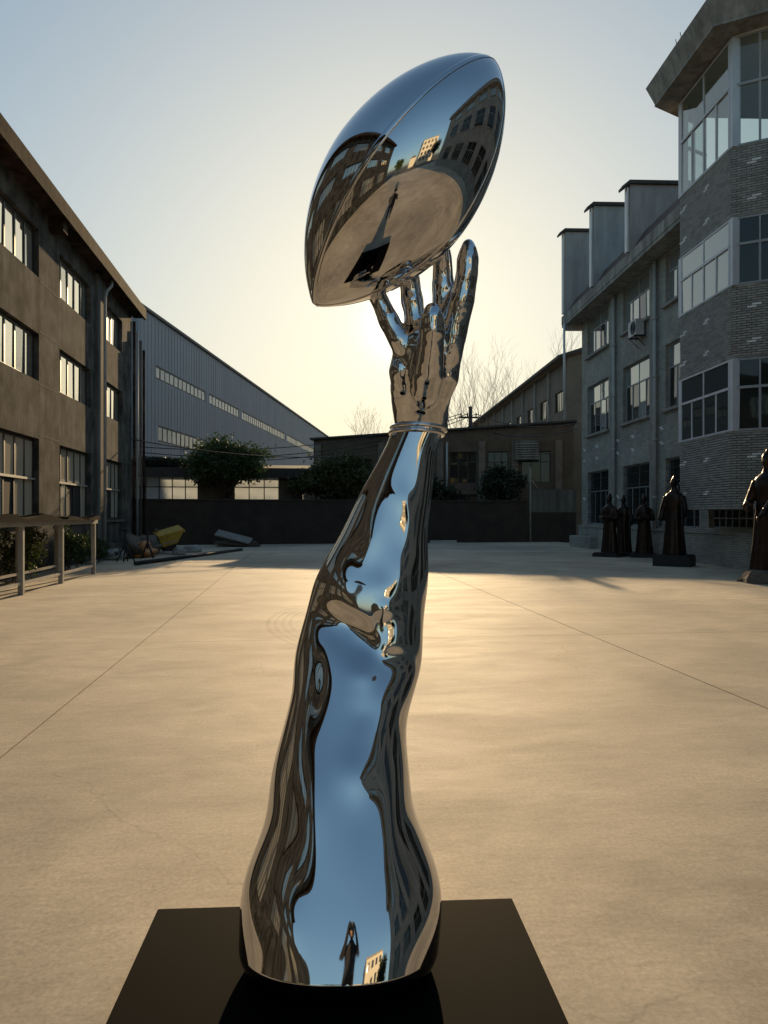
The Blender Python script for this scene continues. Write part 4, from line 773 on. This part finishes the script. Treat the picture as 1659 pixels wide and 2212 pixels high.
hm.tube([(.392, .312, 2.19), (.383, .318, 2.11), (.362, .342, 2.05), (.34, .38, 2.0)], [.042, .043, .036, .014], 18)
hand = fused(hm, .0052, 34, MT['chrome'], 'hand', True); from mathutils import noise as mnoise
nv = len(hand.vertices); hc_ = np.empty(nv*3, np.float32); hn_ = np.empty(nv*3, np.float32)   # uneven, creased skin
hand.vertices.foreach_get('co', hc_); hand.vertices.foreach_get('normal', hn_); hc_ = hc_.reshape(-1, 3); hn_ = hn_.reshape(-1, 3)
amp_ = np.array([.0016*mnoise.noise(Vector(p_)*20)+.0005*mnoise.noise(Vector(p_)*46) for p_ in hc_.tolist()], np.float32)
hand.vertices.foreach_set('co', (hc_+hn_*amp_[:, None]).ravel())
hand.update(); link('hand', hand, SCU)
# the ball
BC = Vector((.0598-L0, 2.76-D0, 2.7784)); AX = Vector((.6234, -.2, .7763)).normalized(); E1 = AX.cross(Vector((0, 1, 0))).normalized(); E2 = AX.cross(E1)
LH, BR = .5189, .2764
E1, E2 = Vector(E1), Vector(E2)
def bpt(s, a, add=0.): rr_ = BR*max(0, 1-abs(s)**1.93)**(.772 if s < 0 else .65)+add; return BC+AX*(LH*s)+E1*(rr_*math.cos(a))+E2*(rr_*math.sin(a))
ss = np.sin(np.linspace(-1, 1, 181)*math.pi/2*.993)
BALL = MB().loft([[tuple(bpt(s, 2*math.pi*i/120)) for i in range(120)] for s in ss]).build('football', MT['chrome'], SCU, True)
camdir = (Vector((.1432, -2.57, 1.6))-BC); camdir -= AX*camdir.dot(AX); camdir.normalize(); a0 = math.atan2(camdir.dot(E2), camdir.dot(E1))
sgnv = 1 if bpt(0, a0+.3).x < bpt(0, a0).x else -1
for q in range(4):
    aa = a0+sgnv*R(30+90*q); pts = []; rg_ = []
    for s in np.sin(np.linspace(-1, 1, 141)*math.pi/2*.97):
        p = bpt(s, aa); n_ = (E1*math.cos(aa)+E2*math.sin(aa)); tv = AX.cross(n_); rg_.append([tuple(p+n_*(.0032*math.cos(t))+tv*(.012*math.sin(t))) for t in [2*math.pi*k/10 for k in range(10)]])
    MB().loft(rg_).build('seam', MT['chrome'], BALL, True)

# ------------------------------------------------------------------ behind the camera, seen in the mirror
ap = thing('apartment_block', 'sunlit cream four storey block mirrored in the football', 'building', (6.2, -46, 0), 0)
f_ = MB(); ah = [(1.0+3.*i, 2.6+3.*i, 2.2+3.3*j, 4.0+3.3*j) for i in range(4) for j in range(4)]; wall_mesh(f_, 0, 13, -.03, 15, ah, .2)
f_.add([(0, 0, -.03), (0, -12, -.03), (0, -12, 15), (0, 0, 15)], [(0, 3, 2, 1)]); f_.add([(13, 0, -.03), (13, -12, -.03), (13, -12, 15), (13, 0, 15)], [(0, 1, 2, 3)]); f_.build('wall', MT['cream'], ap)
MB().box(-.2, 13.2, -12.2, .2, 15.01, 15.4).build('roof', MT['eaves'], ap); gz = MB()
for a, b, c, d in ah: gz.box(a+.01, b-.01, -.17, -.15, c+.01, d-.01)
gz.build('glazing', MT['window2'], ap)
sb = thing('small_cream_house', 'small cream house beside the mirrored apartment block', 'building', (-.5, -52, 0), 0); MB().box(0, 5, -8, 0, 0, 6.5).build('wall', MT['cream'], sb); MB().prism([(-.3, -8.3), (5.3, -8.3), (5.3, .3), (-.3, .3)], 6.505, 8, [(1.5, -5), (3.5, -5), (3.5, -3), (1.5, -3)]).build('roof', MT['tile'], sb)
tree('mirrored_tree', 'round green tree at the workshop end, seen only mirrored', 'tree', (-4.5, -22, 0), (0, 0, 4.2), (2., 2., 2.4), 2500, .22, MT['leaf'], 2.2, 41, 40)
tree('mirrored_dark_tree', 'dark tall trees beside the apartment block, seen only mirrored', 'tree', (16, -36, 0), (0, 0, 6.5), (3.5, 3., 4.5), 3500, .3, MT['leaf3'], 3, 42, 40)

pr = thing('person', 'person in a dark coat photographing the sculpture, mirrored in it', 'person', (-.06, -.42, 0), -YAW)
b = MB()
b.loft([[(rx*math.cos(a), cy+ry*math.sin(a), z) for a in [2*math.pi*i/24 for i in range(24)]] for z, rx, ry, cy in ((.82, .165, .12, 0), (.95, .17, .125, 0), (1.1, .155, .11, 0), (1.28, .185, .125, 0), (1.40, .19, .11, 0), (1.47, .10, .08, 0), (1.53, .06, .06, .0))])
for sx in (-1, 1):
    b.tube([(sx*.09, 0, .9), (sx*.10, .01, .5), (sx*.11, 0, .09)], [.09, .065, .045], 12); b.ball((sx*.11, .06, .045), (.045, .12, .045), 10, 8)
    b.tube([(sx*.19, 0, 1.40), (sx*.24, .12, 1.20), (sx*.11, .33, 1.52)], [.055, .048, .032], 10)
    b.ball((sx*.10, .35, 1.545), (.025, .035, .045), 10, 8)
    for q in range(4): b.tube([(sx*.10, .36, 1.53+.018*q), (sx*.085, .395, 1.54+.018*q), (sx*.055, .40, 1.545+.018*q)], [.010, .009, .008], 8)
    b.tube([(sx*.09, .34, 1.52), (sx*.06, .345, 1.56)], [.011, .009], 8)
b.ball((0, .015, 1.66), (.078, .098, .118), 16, 12); b.ball((0, .115, 1.65), (.014, .02, .022), 8, 6)
for sx in (-1, 1): b.ball((sx*.08, .01, 1.65), (.012, .022, .032), 8, 6)
link('body', fused(b, .012, 3, MT['cloth'], 'body'), pr)
hr = MB().ball((0, -.008, 1.69), (.085, .10, .105), 16, 12); hr.build('hair', MT['hair'], pr, True); fc = MB().ball((0, .026, 1.635), (.07, .092, .088), 14, 10); fc.build('face', MT['skin'], pr, True)
ph = MB().box(-.078, .078, .365, .373, 1.555, 1.635).build('phone', MT['phone'], None); ph.location = (-.06, -.42, 0); ph.rotation_euler = (0, 0, -YAW); tag(ph, 'black phone held up by the mirrored person', 'phone')
